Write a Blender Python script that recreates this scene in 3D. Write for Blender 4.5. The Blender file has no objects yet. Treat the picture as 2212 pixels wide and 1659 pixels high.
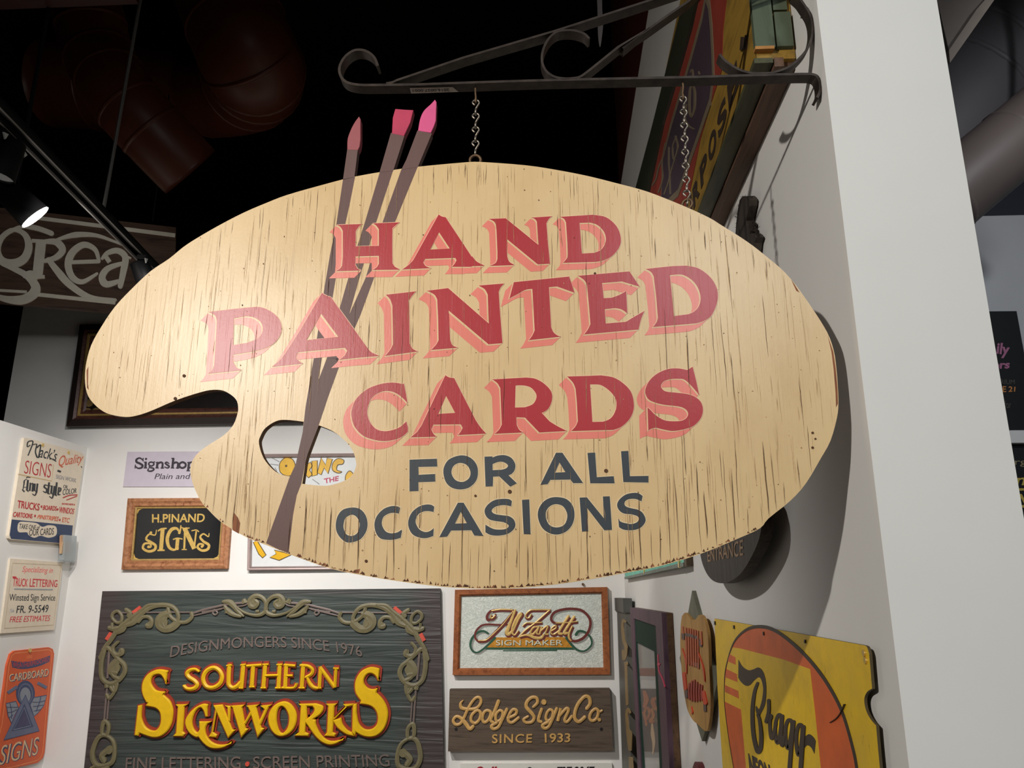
import bpy, math, random
import mathutils
from mathutils import Vector, Matrix
from mathutils.geometry import tessellate_polygon
random.seed(7)
C = bpy.context.scene.collection
SC = bpy.context.scene

# ------------------------------------------------------------------ camera
F = 1690.0; TH = math.atan2(454, F); YAW = math.radians(3.07)
EYE = Vector((0, 0, 1.55))
cam_data = bpy.data.cameras.new('camera')
cam_data.sensor_fit = 'HORIZONTAL'; cam_data.sensor_width = 36.0; cam_data.lens = F/2212*36.0
cam_data.clip_start = 0.02; cam_data.clip_end = 60
cam = bpy.data.objects.new('camera', cam_data); C.objects.link(cam)
cam.location = EYE; cam.rotation_euler = (math.pi/2+TH, 0, YAW)
SC.camera = cam
# ------------------------------------------------------------------ world, exposure
SC.view_settings.view_transform = 'Standard'
SC.view_settings.look = 'None'
SC.view_settings.gamma = 1.0
SC.view_settings.use_curve_mapping = False
SC.view_settings.exposure = 0.0
w = bpy.data.worlds.new('world'); SC.world = w; w.use_nodes = True
w.node_tree.nodes['Background'].inputs[0].default_value = (0.9, 0.95, 1.0, 1)
w.node_tree.nodes['Background'].inputs[1].default_value = 0.02
SC.cycles.max_bounces = 6; SC.cycles.use_denoising = True
# ------------------------------------------------------------------ gallery spotlights, plus an added fill
def spot(name, loc, target, power, deg=100, blend=.5, radius=.035, col=(1, .95, .88)):
    d = bpy.data.lights.new(name, 'SPOT'); d.energy = power; d.spot_size = math.radians(deg)
    d.spot_blend = blend; d.shadow_soft_size = radius; d.color = col
    o = bpy.data.objects.new(name, d); C.objects.link(o); o.location = loc
    o.rotation_euler = (Vector(target)-Vector(loc)).to_track_quat('-Z', 'Y').to_euler()
    return o
spot('key_spotlight', (-1.294, -1.011, 2.527), (.24, 1.1, 1.76), 180, 84, 1.0, .028)
spot('back_wall_spotlight', (-1.35, 2.5, 3.15), (-.9, 5.05, 0.85), 248, 84, 1.0, .03, (1, .96, .92))
spot('back_wall_spotlight', (-2.25, 2.6, 3.15), (-2.3, 5.05, 1.0), 165, 82, 1.0, .03, (1, .96, .93))
spot('side_wall_spotlight', (-1.6, 2.9, 3.15), (-3.14, 4.3, 1.4), 88, 90, .8, .03, (1, .97, .95))
spot('right_wall_spotlight', (-1.5, 2.2, 3.15), (.43, 2.9, 1.35), 105, 80, .8, .03, (1, .96, .92))
spot('passage_spotlight', (1.7, 1.2, 3.3), (2.3, 3.5, 1.9), 42, 110, .8, .05, (.97, .97, 1))
spot('swash_board_fill', (-2.05, 2.9, 3.1), (-3.1, 4.4, 3.85), 15, 62, .9, .04, (1, .97, .93))  # added fill lamp, brightens the letters of the hanging swash board
spot('room_spotlight', (1.0, -1.6, 3.2), (.52, 1.07, 1.7), 104, 100, .8, .3, (.88, .97, 1))

# ------------------------------------------------------------------ photo geometry
def ray(px, py):
    r = px-1106.0; u = 829.5-py
    fw = F*math.cos(TH)-u*math.sin(TH); up = F*math.sin(TH)+u*math.cos(TH)
    return Vector((r*math.cos(YAW)-fw*math.sin(YAW), r*math.sin(YAW)+fw*math.cos(YAW), up))
def atY(px, py, Y):
    d = ray(px, py); return EYE+d*(Y/d.y)
def atX(px, py, X):
    d = ray(px, py); return EYE+d*(X/d.x)
def atZ(px, py, Z):
    d = ray(px, py); return EYE+d*((Z-EYE.z)/d.z)
class Plane:
    """a flat surface in the room: point o, directions u (right), v (up), n (towards the viewer)"""
    def __init__(s, o, u, v=(0, 0, 1)):
        s.o = Vector(o); s.u = Vector(u).normalized(); s.v = Vector(v).normalized(); s.n = s.u.cross(s.v)
    def moved(s, px, py):
        return Plane(s.o+s.u*0+s.world(px, py)-s.o, s.u, s.v)
    def world(s, px, py, h=0.0):
        d = ray(px, py); p0 = s.o+s.n*h
        return EYE+d*((p0-EYE).dot(s.n)/d.dot(s.n))
    def loc(s, px, py, h=0.0):
        p = s.world(px, py, h)-s.o
        return (p.dot(s.u), p.dot(s.v))
    def matrix(s):
        m = Matrix((s.u, s.v, s.n)).transposed().to_4x4(); m.translation = s.o
        return m
class Z:
    """a magnified view of the photo: converts its pixels to photo pixels"""
    def __init__(s, x, y, k): s.x, s.y, s.k = x, y, k
    def __call__(s, *pts): return [(s.x+p[0]/s.k, s.y+p[1]/s.k) for p in pts]
    def s(s_, *pts, n=5): return cr(s_(*pts), n)
    def c(s_, *pts, n=5): return cr(s_(*pts), n, True)
def cr(P, n=5, closed=False):
    """smooth curve through the points"""
    if len(P) < 3: return list(P)
    out = []; N = len(P); rng = N if closed else N-1
    for i in range(rng):
        g = (lambda k: P[k % N]) if closed else (lambda k: P[max(0, min(N-1, k))])
        p0, p1, p2, p3 = g(i-1), g(i), g(i+1), g(i+2)
        for j in range(n):
            t = j/n
            out.append(tuple(.5*(2*b+(c-a)*t+(2*a-5*b+4*c-d)*t*t+(3*b-a-3*c+d)*t**3) for a, b, c, d in zip(p0, p1, p2, p3)))
    if not closed: out.append(tuple(P[-1]))
    return out
def dedupe(P, eps=1e-6):
    out = []
    for p in P:
        if not out or abs(p[0]-out[-1][0])+abs(p[1]-out[-1][1]) > eps: out.append(p)
    while len(out) > 1 and abs(out[0][0]-out[-1][0])+abs(out[0][1]-out[-1][1]) <= eps: out.pop()
    return out
def area(P): return .5*sum(P[i-1][0]*P[i][1]-P[i][0]*P[i-1][1] for i in range(len(P)))
def offset(P, d):
    """polygon grown outwards by d"""
    if area(P) < 0: P = P[::-1]
    N = len(P); out = []
    for i in range(N):
        a, b, c = Vector(P[i-1]), Vector(P[i]), Vector(P[(i+1) % N])
        e1 = (b-a); e2 = (c-b)
        if e1.length < 1e-9 or e2.length < 1e-9: out.append(P[i]); continue
        n1 = Vector((e1.y, -e1.x)).normalized(); n2 = Vector((e2.y, -e2.x)).normalized()
        m = n1+n2
        if m.length < .35: m = n1*1.0
        else: m = m/max(.5, m.length_squared/2)
        out.append((b.x+m.x*d, b.y+m.y*d))
    return out
def inside(p, P):
    x, y = p; c = False
    for i in range(len(P)):
        (x1, y1), (x2, y2) = P[i-1], P[i]
        if (y1 > y) != (y2 > y) and x < (x2-x1)*(y-y1)/(y2-y1)+x1: c = not c
    return c

# ------------------------------------------------------------------ mesh building
def triangulate(P, holes=()):
    P = dedupe(P)
    rings = [P]+[dedupe(h) for h in holes]
    flat = [p for r in rings for p in r]
    return [[flat[i] for i in t] for t in tessellate_polygon([[Vector((p[0], p[1], 0)) for p in r] for r in rings])]
def merged(polys):
    """one flat sheet of faces covering the union of convex polygons"""
    vs = []; fs = []
    for p in polys:
        if abs(area(p)) < 1e-3: continue
        if area(p) < 0: p = p[::-1]
        k = len(vs); vs += [Vector(q) for q in p]; fs.append(list(range(k, k+len(p))))
    r = mathutils.geometry.delaunay_2d_cdt(vs, [], fs, 1, 1e-4)
    return [tuple(v) for v in r[0]], [tuple(f) for f, o in zip(r[2], r[5]) if o]
class MB:
    def __init__(s): s.v = []; s.f = []; s.m = []
    def add(s, verts, faces, mi=0):
        k = len(s.v); s.v += [tuple(p) for p in verts]
        s.f += [tuple(i+k for i in f) for f in faces]; s.m += [mi]*len(faces)
    def prism(s, P, h0, h1, holes=(), mi=0, back=True, chamfer=0.0, mside=None):
        P = dedupe(P)
        if area(P) < 0: P = P[::-1]
        rings = [P]
        for H in holes:
            H = dedupe(H)
            rings.append(H[::-1] if area(H) > 0 else H)
        ms = mi if mside is None else mside
        top = rings
        if chamfer:
            top = [offset(P, -chamfer)]+[(lambda q: q[::-1])(offset(H, chamfer)) for H in rings[1:]]
        flat = [p for r in top for p in r]
        tris = tessellate_polygon([[Vector((p[0], p[1], 0)) for p in r] for r in top])
        def orient(t):
            a, b, c = (flat[i] for i in t)
            return t if (b[0]-a[0])*(c[1]-a[1])-(c[0]-a[0])*(b[1]-a[1]) > 0 else (t[0], t[2], t[1])
        tris = [orient(t) for t in tris]
        s.add([(p[0], p[1], h1) for p in flat], tris, mi)
        if h1-h0 > 0:
            if back: s.add([(p[0], p[1], h0) for r in rings for p in r], [t[::-1] for t in tris], ms)
            hm = h1-chamfer if chamfer else h1
            for r, t in zip(rings, top):
                n = len(r)
                s.add([(p[0], p[1], h0) for p in r]+[(p[0], p[1], hm) for p in r], [(i, (i+1) % n, n+(i+1) % n, n+i) for i in range(n)], ms)
                if chamfer:
                    s.add([(p[0], p[1], hm) for p in r]+[(p[0], p[1], h1) for p in t], [(i, (i+1) % n, n+(i+1) % n, n+i) for i in range(n)], mi)
    def ribbon(s, P, wd, h0, h1, closed=False, mi=0, crown=0.0):
        """a flat strip of given width(s) along a line; crown raises its middle"""
        if len(P) < 2: return
        N = len(P)
        if isinstance(wd, (int, float)): W = [wd]*N
        else:
            W = []
            for i in range(N):
                t = i/(N-1)*(len(wd)-1); k = min(int(t), len(wd)-2); W.append(wd[k]+(wd[k+1]-wd[k])*(t-k))
        L = []; R = []
        for i in range(N):
            a = Vector(P[i-1] if (closed or i) else P[0]); b = Vector(P[(i+1) % N] if (closed or i < N-1) else P[-1])
            d = b-a
            if d.length < 1e-9: d = Vector((1, 0))
            d.normalize(); n = Vector((-d.y, d.x))
            L.append((P[i][0]+n.x*W[i]/2, P[i][1]+n.y*W[i]/2)); R.append((P[i][0]-n.x*W[i]/2, P[i][1]-n.y*W[i]/2))
        v = [(*p, h0) for p in L]+[(*p, h1) for p in L]+[(P[i][0], P[i][1], h1+crown) for i in range(N)]+[(*p, h1) for p in R]+[(*p, h0) for p in R]
        f = []
        for i in range(N if closed else N-1):
            j = (i+1) % N
            for k in range(4): f.append((k*N+i, (k+1)*N+i, (k+1)*N+j, k*N+j))
        if not closed:
            f.append((0, N, 2*N, 3*N, 4*N)[::-1]); e = N-1
            f.append((e, N+e, 2*N+e, 3*N+e, 4*N+e))
        s.add(v, f, mi)
    def strip(s, L, Cn, R, h0, h1, closed=False, mi=0, crown=0.0, rise=0.0):
        """a raised stroke between a left and a right edge line; rise lifts its far end a hair so that it can cross itself"""
        N = len(Cn); e = [0 if closed else rise*i/(N-1) for i in range(N)]
        v = [(*p, h0) for p in L]+[(*p, h1+e[i]) for i, p in enumerate(L)]+[(*p, h1+e[i]+crown) for i, p in enumerate(Cn)]+[(*p, h1+e[i]) for i, p in enumerate(R)]+[(*p, h0) for p in R]
        f = []
        for i in range(N if closed else N-1):
            j = (i+1) % N
            for k in range(4): f.append((k*N+i, (k+1)*N+i, (k+1)*N+j, k*N+j))
        if not closed:
            f.append((0, N, 2*N, 3*N, 4*N)[::-1]); q = N-1
            f.append((q, N+q, 2*N+q, 3*N+q, 4*N+q))
        s.add(v, f, mi)
    def dot(s, c, r, h0, h1, mi=0, n=14, ry=None):
        ry = ry or r
        s.prism([(c[0]+r*math.cos(a), c[1]+ry*math.sin(a)) for a in [2*math.pi*i/n for i in range(n)]], h0, h1, mi=mi)
    def box(s, x0, x1, y0, y1, z0, z1, mi=0):
        s.add([(x, y, z) for z in (z0, z1) for y in (y0, y1) for x in (x0, x1)],
              [(0, 2, 3, 1), (4, 5, 7, 6), (0, 1, 5, 4), (2, 6, 7, 3), (0, 4, 6, 2), (1, 3, 7, 5)], mi)
    def tube(s, P, r, n=10, mi=0, closed=False, cap=True):
        P = [Vector(p) for p in P]; N = len(P)
        R = [r]*N if isinstance(r, (int, float)) else [r[0]+(r[-1]-r[0])*i/(N-1) for i in range(N)] if len(r) == 2 else list(r)
        up = None; v = []
        for i in range(N):
            a = P[i-1] if (closed or i) else P[0]; b = P[(i+1) % N] if (closed or i < N-1) else P[-1]
            d = (b-a).normalized()
            if up is None: up = d.orthogonal().normalized()
            up = (up-d*up.dot(d))
            up = up.normalized() if up.length > 1e-6 else d.orthogonal().normalized()
            q = d.cross(up)
            for k in range(n):
                t = 2*math.pi*k/n; v.append(P[i]+(up*math.cos(t)+q*math.sin(t))*R[i])
        f = []
        for i in range(N if closed else N-1):
            j = (i+1) % N
            for k in range(n): f.append((i*n+k, j*n+k, j*n+(k+1) % n, i*n+(k+1) % n)[::-1])
        if cap and not closed:
            f.append(tuple(range(n))); f.append(tuple((N-1)*n+k for k in range(n))[::-1])
        s.add(v, f, mi)
def obj(name, mb, mats, parent=None, smooth=False):
    me = bpy.data.meshes.new(name); me.from_pydata(mb.v, [], mb.f)
    if not isinstance(mats, (list, tuple)): mats = [mats]
    for m in mats: me.materials.append(m)
    for p, mi in zip(me.polygons, mb.m): p.material_index = mi; p.use_smooth = smooth
    me.update()
    o = bpy.data.objects.new(name, me); C.objects.link(o)
    if parent: o.parent = parent
    return o
def tag(o, label, cat, group=None):
    o['label'] = label; o['category'] = cat
    if group: o['group'] = group
    return o
def thing(name, label, cat, matrix=None, group=None):
    o = bpy.data.objects.new(name, None); C.objects.link(o); o.empty_display_size = .1
    if matrix is not None: o.matrix_world = matrix
    return tag(o, label, cat, group)
def struct(name, mb, m):
    o = obj(name, mb, m); o['kind'] = 'structure'; return o
_font = {}
def text_mesh(txt, bold=0.0, space=1.0):
    k = (txt, bold, space)
    if k not in _font:
        cu = bpy.data.curves.new('lettering', 'FONT'); cu.body = txt; cu.extrude = .5; cu.offset = bold; cu.space_character = space
        cu.resolution_u = 4
        o = bpy.data.objects.new('lettering', cu)
        C.objects.link(o); dg = bpy.context.evaluated_depsgraph_get(); dg.update()
        me = bpy.data.meshes.new_from_object(o.evaluated_get(dg))
        V = [tuple(v.co) for v in me.vertices]; Fs = [tuple(p.vertices) for p in me.polygons]
        bpy.data.objects.remove(o); bpy.data.curves.remove(cu); bpy.data.meshes.remove(me)
        _font[k] = (V, Fs)
    return _font[k]
def put_text(mb, txt, quad, h0, h1, mi=0, bold=0.0, bend=0.0, space=1.0, fn=None):
    """text fitted into the four corners tl, tr, br, bl"""
    if 'M' in txt or 'W' in txt: bold = 0.0
    V, Fs = text_mesh(txt, bold, space)
    x0 = min(v[0] for v in V); x1 = max(v[0] for v in V); y0 = min(v[1] for v in V); y1 = max(v[1] for v in V)
    tl, tr, br, bl = quad; out = []
    for x, y, z in V:
        s = (x-x0)/(x1-x0); t = (y-y0)/(y1-y0)
        a = (bl[0]+(br[0]-bl[0])*s, bl[1]+(br[1]-bl[1])*s); b = (tl[0]+(tr[0]-tl[0])*s, tl[1]+(tr[1]-tl[1])*s)
        hgt = math.hypot(b[0]-a[0], b[1]-a[1]); k = bend*4*s*(1-s)*hgt
        out.append((a[0]+(b[0]-a[0])*t, a[1]+(b[1]-a[1])*t+k, h0+(h1-h0)*(z+.5)))
    mb.add(out, Fs, mi)

# ------------------------------------------------------------------ materials
def lin(c):
    return tuple(((v/255)/12.92 if v/255 <= .04045 else ((v/255+.055)/1.055)**2.4) for v in c)
class NT:
    def __init__(s, name):
        s.m = bpy.data.materials.new(name); s.m.use_nodes = True; s.t = s.m.node_tree; s.b = s.t.nodes['Principled BSDF']
    def n(s, ty, **kw):
        q = s.t.nodes.new(ty)
        for k, v in kw.items():
            if k.startswith('i_'): q.inputs[k[2:].replace('_', ' ')].default_value = v
            else: setattr(q, k, v)
        return q
    def l(s, a, b): s.t.links.new(a, b)
    def coord(s, scale=(1, 1, 1), loc=(0, 0, 0)):
        tc = s.n('ShaderNodeTexCoord'); mp = s.n('ShaderNodeMapping')
        mp.inputs['Scale'].default_value = scale; mp.inputs['Location'].default_value = loc
        s.l(tc.outputs['Object'], mp.inputs['Vector']); return mp.outputs['Vector']
    def noise(s, vec, scale=1, detail=3, rough=.55, dist=0):
        q = s.n('ShaderNodeTexNoise'); q.inputs['Scale'].default_value = scale; q.inputs['Detail'].default_value = detail
        q.inputs['Roughness'].default_value = rough; q.inputs['Distortion'].default_value = dist
        s.l(vec, q.inputs['Vector']); return q.outputs['Fac']
    def ramp(s, fac, *stops):
        r = s.n('ShaderNodeValToRGB'); el = r.color_ramp.elements
        while len(el) < len(stops): el.new(.5)
        for e, (p, c) in zip(el, stops):
            e.position = p; e.color = (*c, 1) if isinstance(c, tuple) else (c, c, c, 1)
        s.l(fac, r.inputs['Fac']); return r.outputs['Color']
    def mix(s, fac, a, b, mode='MIX'):
        q = s.n('ShaderNodeMix', data_type='RGBA', blend_type=mode)
        for sock, v in ((q.inputs[0], fac), (q.inputs[6], a), (q.inputs[7], b)):
            if isinstance(v, (int, float)): sock.default_value = v
            elif isinstance(v, tuple): sock.default_value = (*v, 1)
            else: s.l(v, sock)
        return q.outputs[2]
    def math(s, op, a, b=None):
        q = s.n('ShaderNodeMath', operation=op)
        for i, v in enumerate((a, b)):
            if v is None: continue
            if isinstance(v, (int, float)): q.inputs[i].default_value = v
            else: s.l(v, q.inputs[i])
        return q.outputs[0]
    def bump(s, h, strength=.3, dist=.001):
        q = s.n('ShaderNodeBump'); q.inputs['Strength'].default_value = strength; q.inputs['Distance'].default_value = dist
        s.l(h, q.inputs['Height']); s.l(q.outputs[0], s.b.inputs['Normal'])
    def done(s, col, rough=.5, metal=0.0, spec=.5):
        if isinstance(col, tuple): s.b.inputs['Base Color'].default_value = (*col, 1)
        else: s.l(col, s.b.inputs['Base Color'])
        s.b.inputs['Roughness'].default_value = rough; s.b.inputs['Metallic'].default_value = metal
        s.b.inputs['Specular IOR Level'].default_value = spec
        return s.m
_pm = {}
def paint(name, rgb, rough=.55, var=.10, scale=25, stretch=(1, 1, 1), bump=0.0, metal=0.0, spec=.4):
    """plain painted surface with slight mottling"""
    if name in _pm: return _pm[name]
    t = NT(name); c = lin(rgb); v = t.coord(stretch); nz = t.noise(v, scale, 4)
    col = t.ramp(nz, (.3, tuple(x*(1-var) for x in c)), (.7, tuple(min(1, x*(1+var)) for x in c)))
    if bump: t.bump(nz, bump, .002)
    _pm[name] = t.done(col, rough, metal, spec); return _pm[name]
def wood(name, rgb, dark, scale=1.0, grain=(2, 30, 30), rough=.6, bump=.25, spec=.3):
    if name in _pm: return _pm[name]
    t = NT(name); v = t.coord(grain); nz = t.noise(v, 2*scale, 6, .65, .6)
    col = t.ramp(nz, (.30, lin(dark)), (.52, lin(rgb)), (.75, tuple(x*1.12 for x in lin(rgb))))
    t.bump(nz, bump, .003); _pm[name] = t.done(col, rough, 0, spec); return _pm[name]
def board_paint(name, rgb, crack_rgb, amt=1.0, rough=.36, spec=.5):
    """old brushed paint on plywood: vertical grain checks, specks and scuffs"""
    t = NT(name); c = lin(rgb)
    blot = t.noise(t.coord((7, 4, 1)), 1, 5, .6)
    base = t.ramp(blot, (.3, tuple(x*k for x, k in zip(c, (.90, .86, .80)))), (.55, c), (.8, tuple(min(1, x*1.06) for x in c)))
    fine = t.noise(t.coord((170, 5, 1)), 1, 3, .6)
    base = t.mix(t.ramp(fine, (.55, 0.0), (.75, .22*amt)), base, tuple(x*.72 for x in c))
    # checks: thin wandering lines along the grain
    def lines(sx, sy, width, gate_scale, lo, hi, loc):
        n1 = t.noise(t.coord((sx, sy, 1), loc), 1, 2, .45, .15)
        a = t.math('ABSOLUTE', t.math('SUBTRACT', n1, .5))
        ln = t.ramp(a, (0.0, 1.0), (width, 0.0))
        g = t.ramp(t.noise(t.coord(gate_scale, loc), 1, 2), (lo, 0.0), (hi, 1.0))
        return t.math('MULTIPLY', ln, g)
    l1 = lines(46, 1.0, .005, (40, 8, 1), .47, .56, (3, 1, 0))
    l2 = lines(110, 1.6, .006, (60, 14, 1), .50, .60, (9, 4, 0))
    cr_ = t.math('MAXIMUM', l1, t.math('MULTIPLY', l2, .7))
    sp = t.ramp(t.noise(t.coord((120, 90, 1)), 1, 2, .5), (.70, 0.0), (.76, .55))
    cr_ = t.math('MAXIMUM', cr_, sp)
    col = t.mix(t.math('MULTIPLY', cr_, .26*amt), base, lin(crack_rgb))
    sc = t.noise(t.coord((230, 150, 1), (5, 5, 0)), 1, 5, .7)
    hgt = t.math('SUBTRACT', t.math('ADD', t.math('MULTIPLY', fine, .6), t.math('MULTIPLY', sc, .5)), t.math('MULTIPLY', cr_, .15))
    t.bump(hgt, .30, .0008)
    return t.done(col, rough, 0, spec)
def emit(name, rgb, power):
    t = NT(name); t.b.inputs['Emission Color'].default_value = (*lin(rgb), 1); t.b.inputs['Emission Strength'].default_value = power
    return t.done(lin(rgb), .4)
def glass(name):
    t = NT(name); t.b.inputs['Transmission Weight'].default_value = .0; t.b.inputs['Alpha'].default_value = .10
    return t.done((.9, .95, .95), .03, 0, .6)
M = {
 'white_wall': paint('white_wall_paint', (233, 231, 227), .75, .015, 6, bump=.03, spec=.25),
 'grey_wall': paint('grey_wall_paint', (206, 208, 212), .75, .02, 6, spec=.25),
 'black_wall': paint('black_ceiling_paint', (34, 30, 28), .85, .2, 3, spec=.1),
 'floor': paint('grey_concrete', (118, 112, 106), .5, .12, 5),
 'iron': paint('wrought_iron', (62, 52, 46), .5, .35, 60, bump=.25, metal=.55, spec=.5),
 'steel': paint('zinc_chain_steel', (150, 140, 128), .38, .2, 90, metal=.85),
 'rust': paint('rusty_eyelet_steel', (112, 88, 66), .55, .3, 90, metal=.6, bump=.2),
 'cream': board_paint('cream_plywood_paint', (230, 197, 146), (136, 98, 62)),
 'red': board_paint('red_letter_paint', (184, 46, 53), (112, 34, 36), .5),
 'pink': board_paint('pink_shade_paint', (242, 134, 118), (150, 80, 66), .6),
 'navy': board_paint('navy_letter_paint', (66, 72, 78), (96, 62, 36), .6, .5, .35),
 'pale': paint('pale_outline_paint', (250, 206, 168), .45, .04),
 'halo': paint('pale_navy_outline_paint', (240, 214, 172), .45, .04),
 'plum': board_paint('plum_handle_paint', (110, 82, 78), (60, 42, 36), .6, .5, .35),
 'bare': wood('bare_chipped_plywood', (150, 92, 60), (84, 48, 30), 2, (60, 4, 20)),
 'crack': paint('dark_open_crack', (92, 60, 38), .8, .3, 200),
 'hair': paint('hairline_crack', (186, 150, 106), .7, .3, 200),
 'edge': wood('plywood_edge', (132, 92, 58), (70, 46, 30), 3, (20, 20, 120)),
}
# ================================================================== room shell
XR, YB, XL = .43, 5.05, -3.14
WT = .186; YE = 1.073; RTOP = 3.95; BTOP = 3.70; LTOP = 2.506
def boxm(x0, x1, y0, y1, z0, z1):
    b = MB(); b.box(x0, x1, y0, y1, z0, z1); return b
struct('floor', boxm(-9, 6, -5, 9.5, -.1, 0), M['floor'])
struct('ceiling', boxm(-9, 6, -5, 9.5, 6.4, 6.5), M['black_wall'])
struct('wall_back', boxm(-3.76, XR+WT, YB, YB+.15, 0, BTOP), M['white_wall'])
struct('wall_right', boxm(XR, XR+WT, YE, YB, 0, RTOP), M['white_wall'])
struct('wall_left', boxm(XL-.15, XL, 1.6, YB, 0, LTOP), M['white_wall'])
struct('wall_far', boxm(-9, 6, 9.3, 9.5, 0, 6.4), M['black_wall'])
struct('wall_outer_left', boxm(-9, -8.85, -5, 9.3, 0, 6.4), M['black_wall'])
struct('wall_front', boxm(-9, 6, -5, -4.9, 0, 3.2), M['grey_wall'])
b = boxm(XR+WT+.25, 5.0, 3.5, 3.65, 3.286, 6.4); struct('wall_passage_upper', b, paint('navy_black_wall', (50, 54, 64), .8, .05, 4))
b = boxm(XR+WT+.25, 5.0, 3.46, 3.5, 2.185, 2.24); struct('white_strip_1', b, paint('bright_white_strip', (250, 250, 248), .5, .01))  # bright white strip raised off the wall between the two posters
struct('wall_passage', boxm(XR+WT+.25, 5.0, 3.5, 3.65, 0, 3.286), M['grey_wall'])

# ================================================================== planes the things hang on
a_ = math.radians(1.1)
PAL = Plane((0, 1.085, 1.9), (math.cos(a_), math.sin(a_), 0))
BACK = Plane((0, YB, 1.5), (1, 0, 0))
RIGHT = Plane((XR, 2, 1.5), (0, -1, 0))
LEFT = Plane((XL, 4, 1.5), (0, 1, 0))

# ================================================================== painter's palette sign
OUT = [(1001,351),(1041,350),(1135,357),(1202,367),(1269,380),(1329,395),(1379,408),(1418,421),(1483,447.5),(1531.6,470),(1556,485),(1593,508),(1626.6,531),(1663,560),(1690,583),(1717,613),(1752,662),(1786.5,717),(1801,757),(1806.5,793.5),(1810,837),(1811,873),(1808,902),(1794,952),(1772,992),(1741,1044),(1707,1082),(1660,1120),(1642,1141),(1597.5,1162),(1512,1197),(1421,1224),(1349,1238),(1284,1250),(1204,1262),(1122,1270),(1046,1272),(950,1267),(850,1254),(807,1247),(747,1236),(700,1224),(660,1210),(619,1195),(574,1177),(539,1164),(504.4,1145),(473,1124),(450.7,1102),(435,1084),(419.5,1053),(411.8,1025),(412.5,1004),(423,983.6),(445.5,964.5),(483.6,940),(504,917.7),(513,893.5),(514.5,882),(512,867),(502,855),(483,844),(461,842),(434,847),(380,864.5),(327.6,887),(296,897.5),(271,900.7),(239,895.4),(220.4,887),(203.6,873),(191,856.6),(184.7,835.5),(183.7,808),(186.8,781),(197.3,745),(217.8,707.5),(248,663),(286,622.4),(325.6,585.5),(365,559),(395,534.4),(423.5,515.5),(474.6,486),(527.5,458.8),(578.6,437),(620.5,421),(692.4,400.5),(766,381.6),(854,366.5),(904,360)]
HOLE_L = cr([(656,911),(620,907),(597,909.5),(574,924),(563,941),(559.4,958),(569.5,989.7),(590.7,1015),(609.6,1025.6),(626.5,1029)],4)+[(639,1002),(645.5,971),(654,933)]
HOLE_R = [(688,919)]+cr([(691,919.5),(719.4,931.7),(744.7,951.8),(761.6,972.9),(769,998),(768,1011),(759.5,1027.7),(742.6,1039),(715,1047.8),(692,1049),(653,1045)],4)+[(660,998),(664.5,981)]
root = thing('palette_sign', "large cream wooden painter's palette sign with red lettering hung from the iron bracket", 'sign', PAL.matrix())
BT = .013                                       # plywood thickness; the painted face is at h = 0
def pal(P, h=0.0): return [PAL.loc(x, y, h) for x, y in P]
out2 = pal(cr(OUT, 3, True)); holes2 = [pal(HOLE_L), pal(HOLE_R)]
mb = MB(); mb.prism(out2, -BT, 0, holes2, 0, mside=1)
# open cracks that run with the grain, and chipped patches of bare ply: both on the board's own face
PX = 1.085/1690*1.05
def crack(a, b, length, wd, h, mi=2):
    pts = []; x = a; n = max(3, int(length/.012))
    for i in range(n+1):
        pts.append((x, b+length*i/n)); x += random.gauss(0, .00035)
    if all(inside(p, out2) and not inside(p, holes2[0]) and not inside(p, holes2[1]) for p in pts):
        W = [wd*.15]+[wd*random.uniform(.5, 1.2) for _ in range(4)]+[wd*.1]
        mb.ribbon(pts, W, h, h+.00005, mi=mi)
def crack_px(x, y0, y1, wd=2.0, h=.0011, mi=2):
    p0 = PAL.loc(x, y0); p1 = PAL.loc(x, y1)
    crack(p1[0], p1[1], p0[1]-p1[1], wd*PX, h, mi)
ymin = min(p[1] for p in out2); ymax = max(p[1] for p in out2)
# long checks rising from the lower edge
x = 420
while x < 1780:
    lo = None
    for y in range(1275, 1000, -3):
        if inside(PAL.loc(x, y), out2): lo = y; break
    if lo:
        crack_px(x, lo-random.uniform(40, 210), lo-2, random.uniform(.8, 1.6), random.choice((.0001, .0012)))
    x += random.uniform(13, 34)
for k in range(150):
    x = random.uniform(190, 1800); y = random.uniform(360, 1240)
    L = random.uniform(30, 150); wdt = random.uniform(.5, 1.1)
    if x > 1450: L *= 1.3; wdt *= 1.4
    crack_px(x, y, y+L, wdt, .0001 if random.random() < .6 else .0012)
for k in range(1300):                           # fine hairlines in the paint
    x = random.uniform(190, 1800); y = random.uniform(355, 1250)
    if x > 900 and random.random() < .4: continue
    crack_px(x, y, y+random.uniform(25, 140), random.uniform(.4, .85), .0001 if random.random() < .7 else .00115, 4)
for k in range(70):                             # short checks down from the upper edge
    x = random.uniform(420, 1700)
    for y in range(345, 700, 3):
        if inside(PAL.loc(x, y), out2): crack_px(x, y+3, y+random.uniform(12, 60), random.uniform(.5, 1.2), .0001); break
for k in range(260):                            # worn splinters along the lower edge
    x = random.uniform(430, 1640); lo = None
    for y in range(1275, 1000, -2):
        if inside(PAL.loc(x, y), out2): lo = y; break
    if lo:
        w_ = random.uniform(1.5, 5); hh = random.uniform(2.5, 9)
        P = pal([(x-w_, lo-1), (x+w_, lo-1), (x+random.uniform(-1, 1), lo-hh)])
        if all(inside(p, out2) for p in P): mb.prism(P, 0, .0001, mi=2 if random.random() < .6 else 3)
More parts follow.
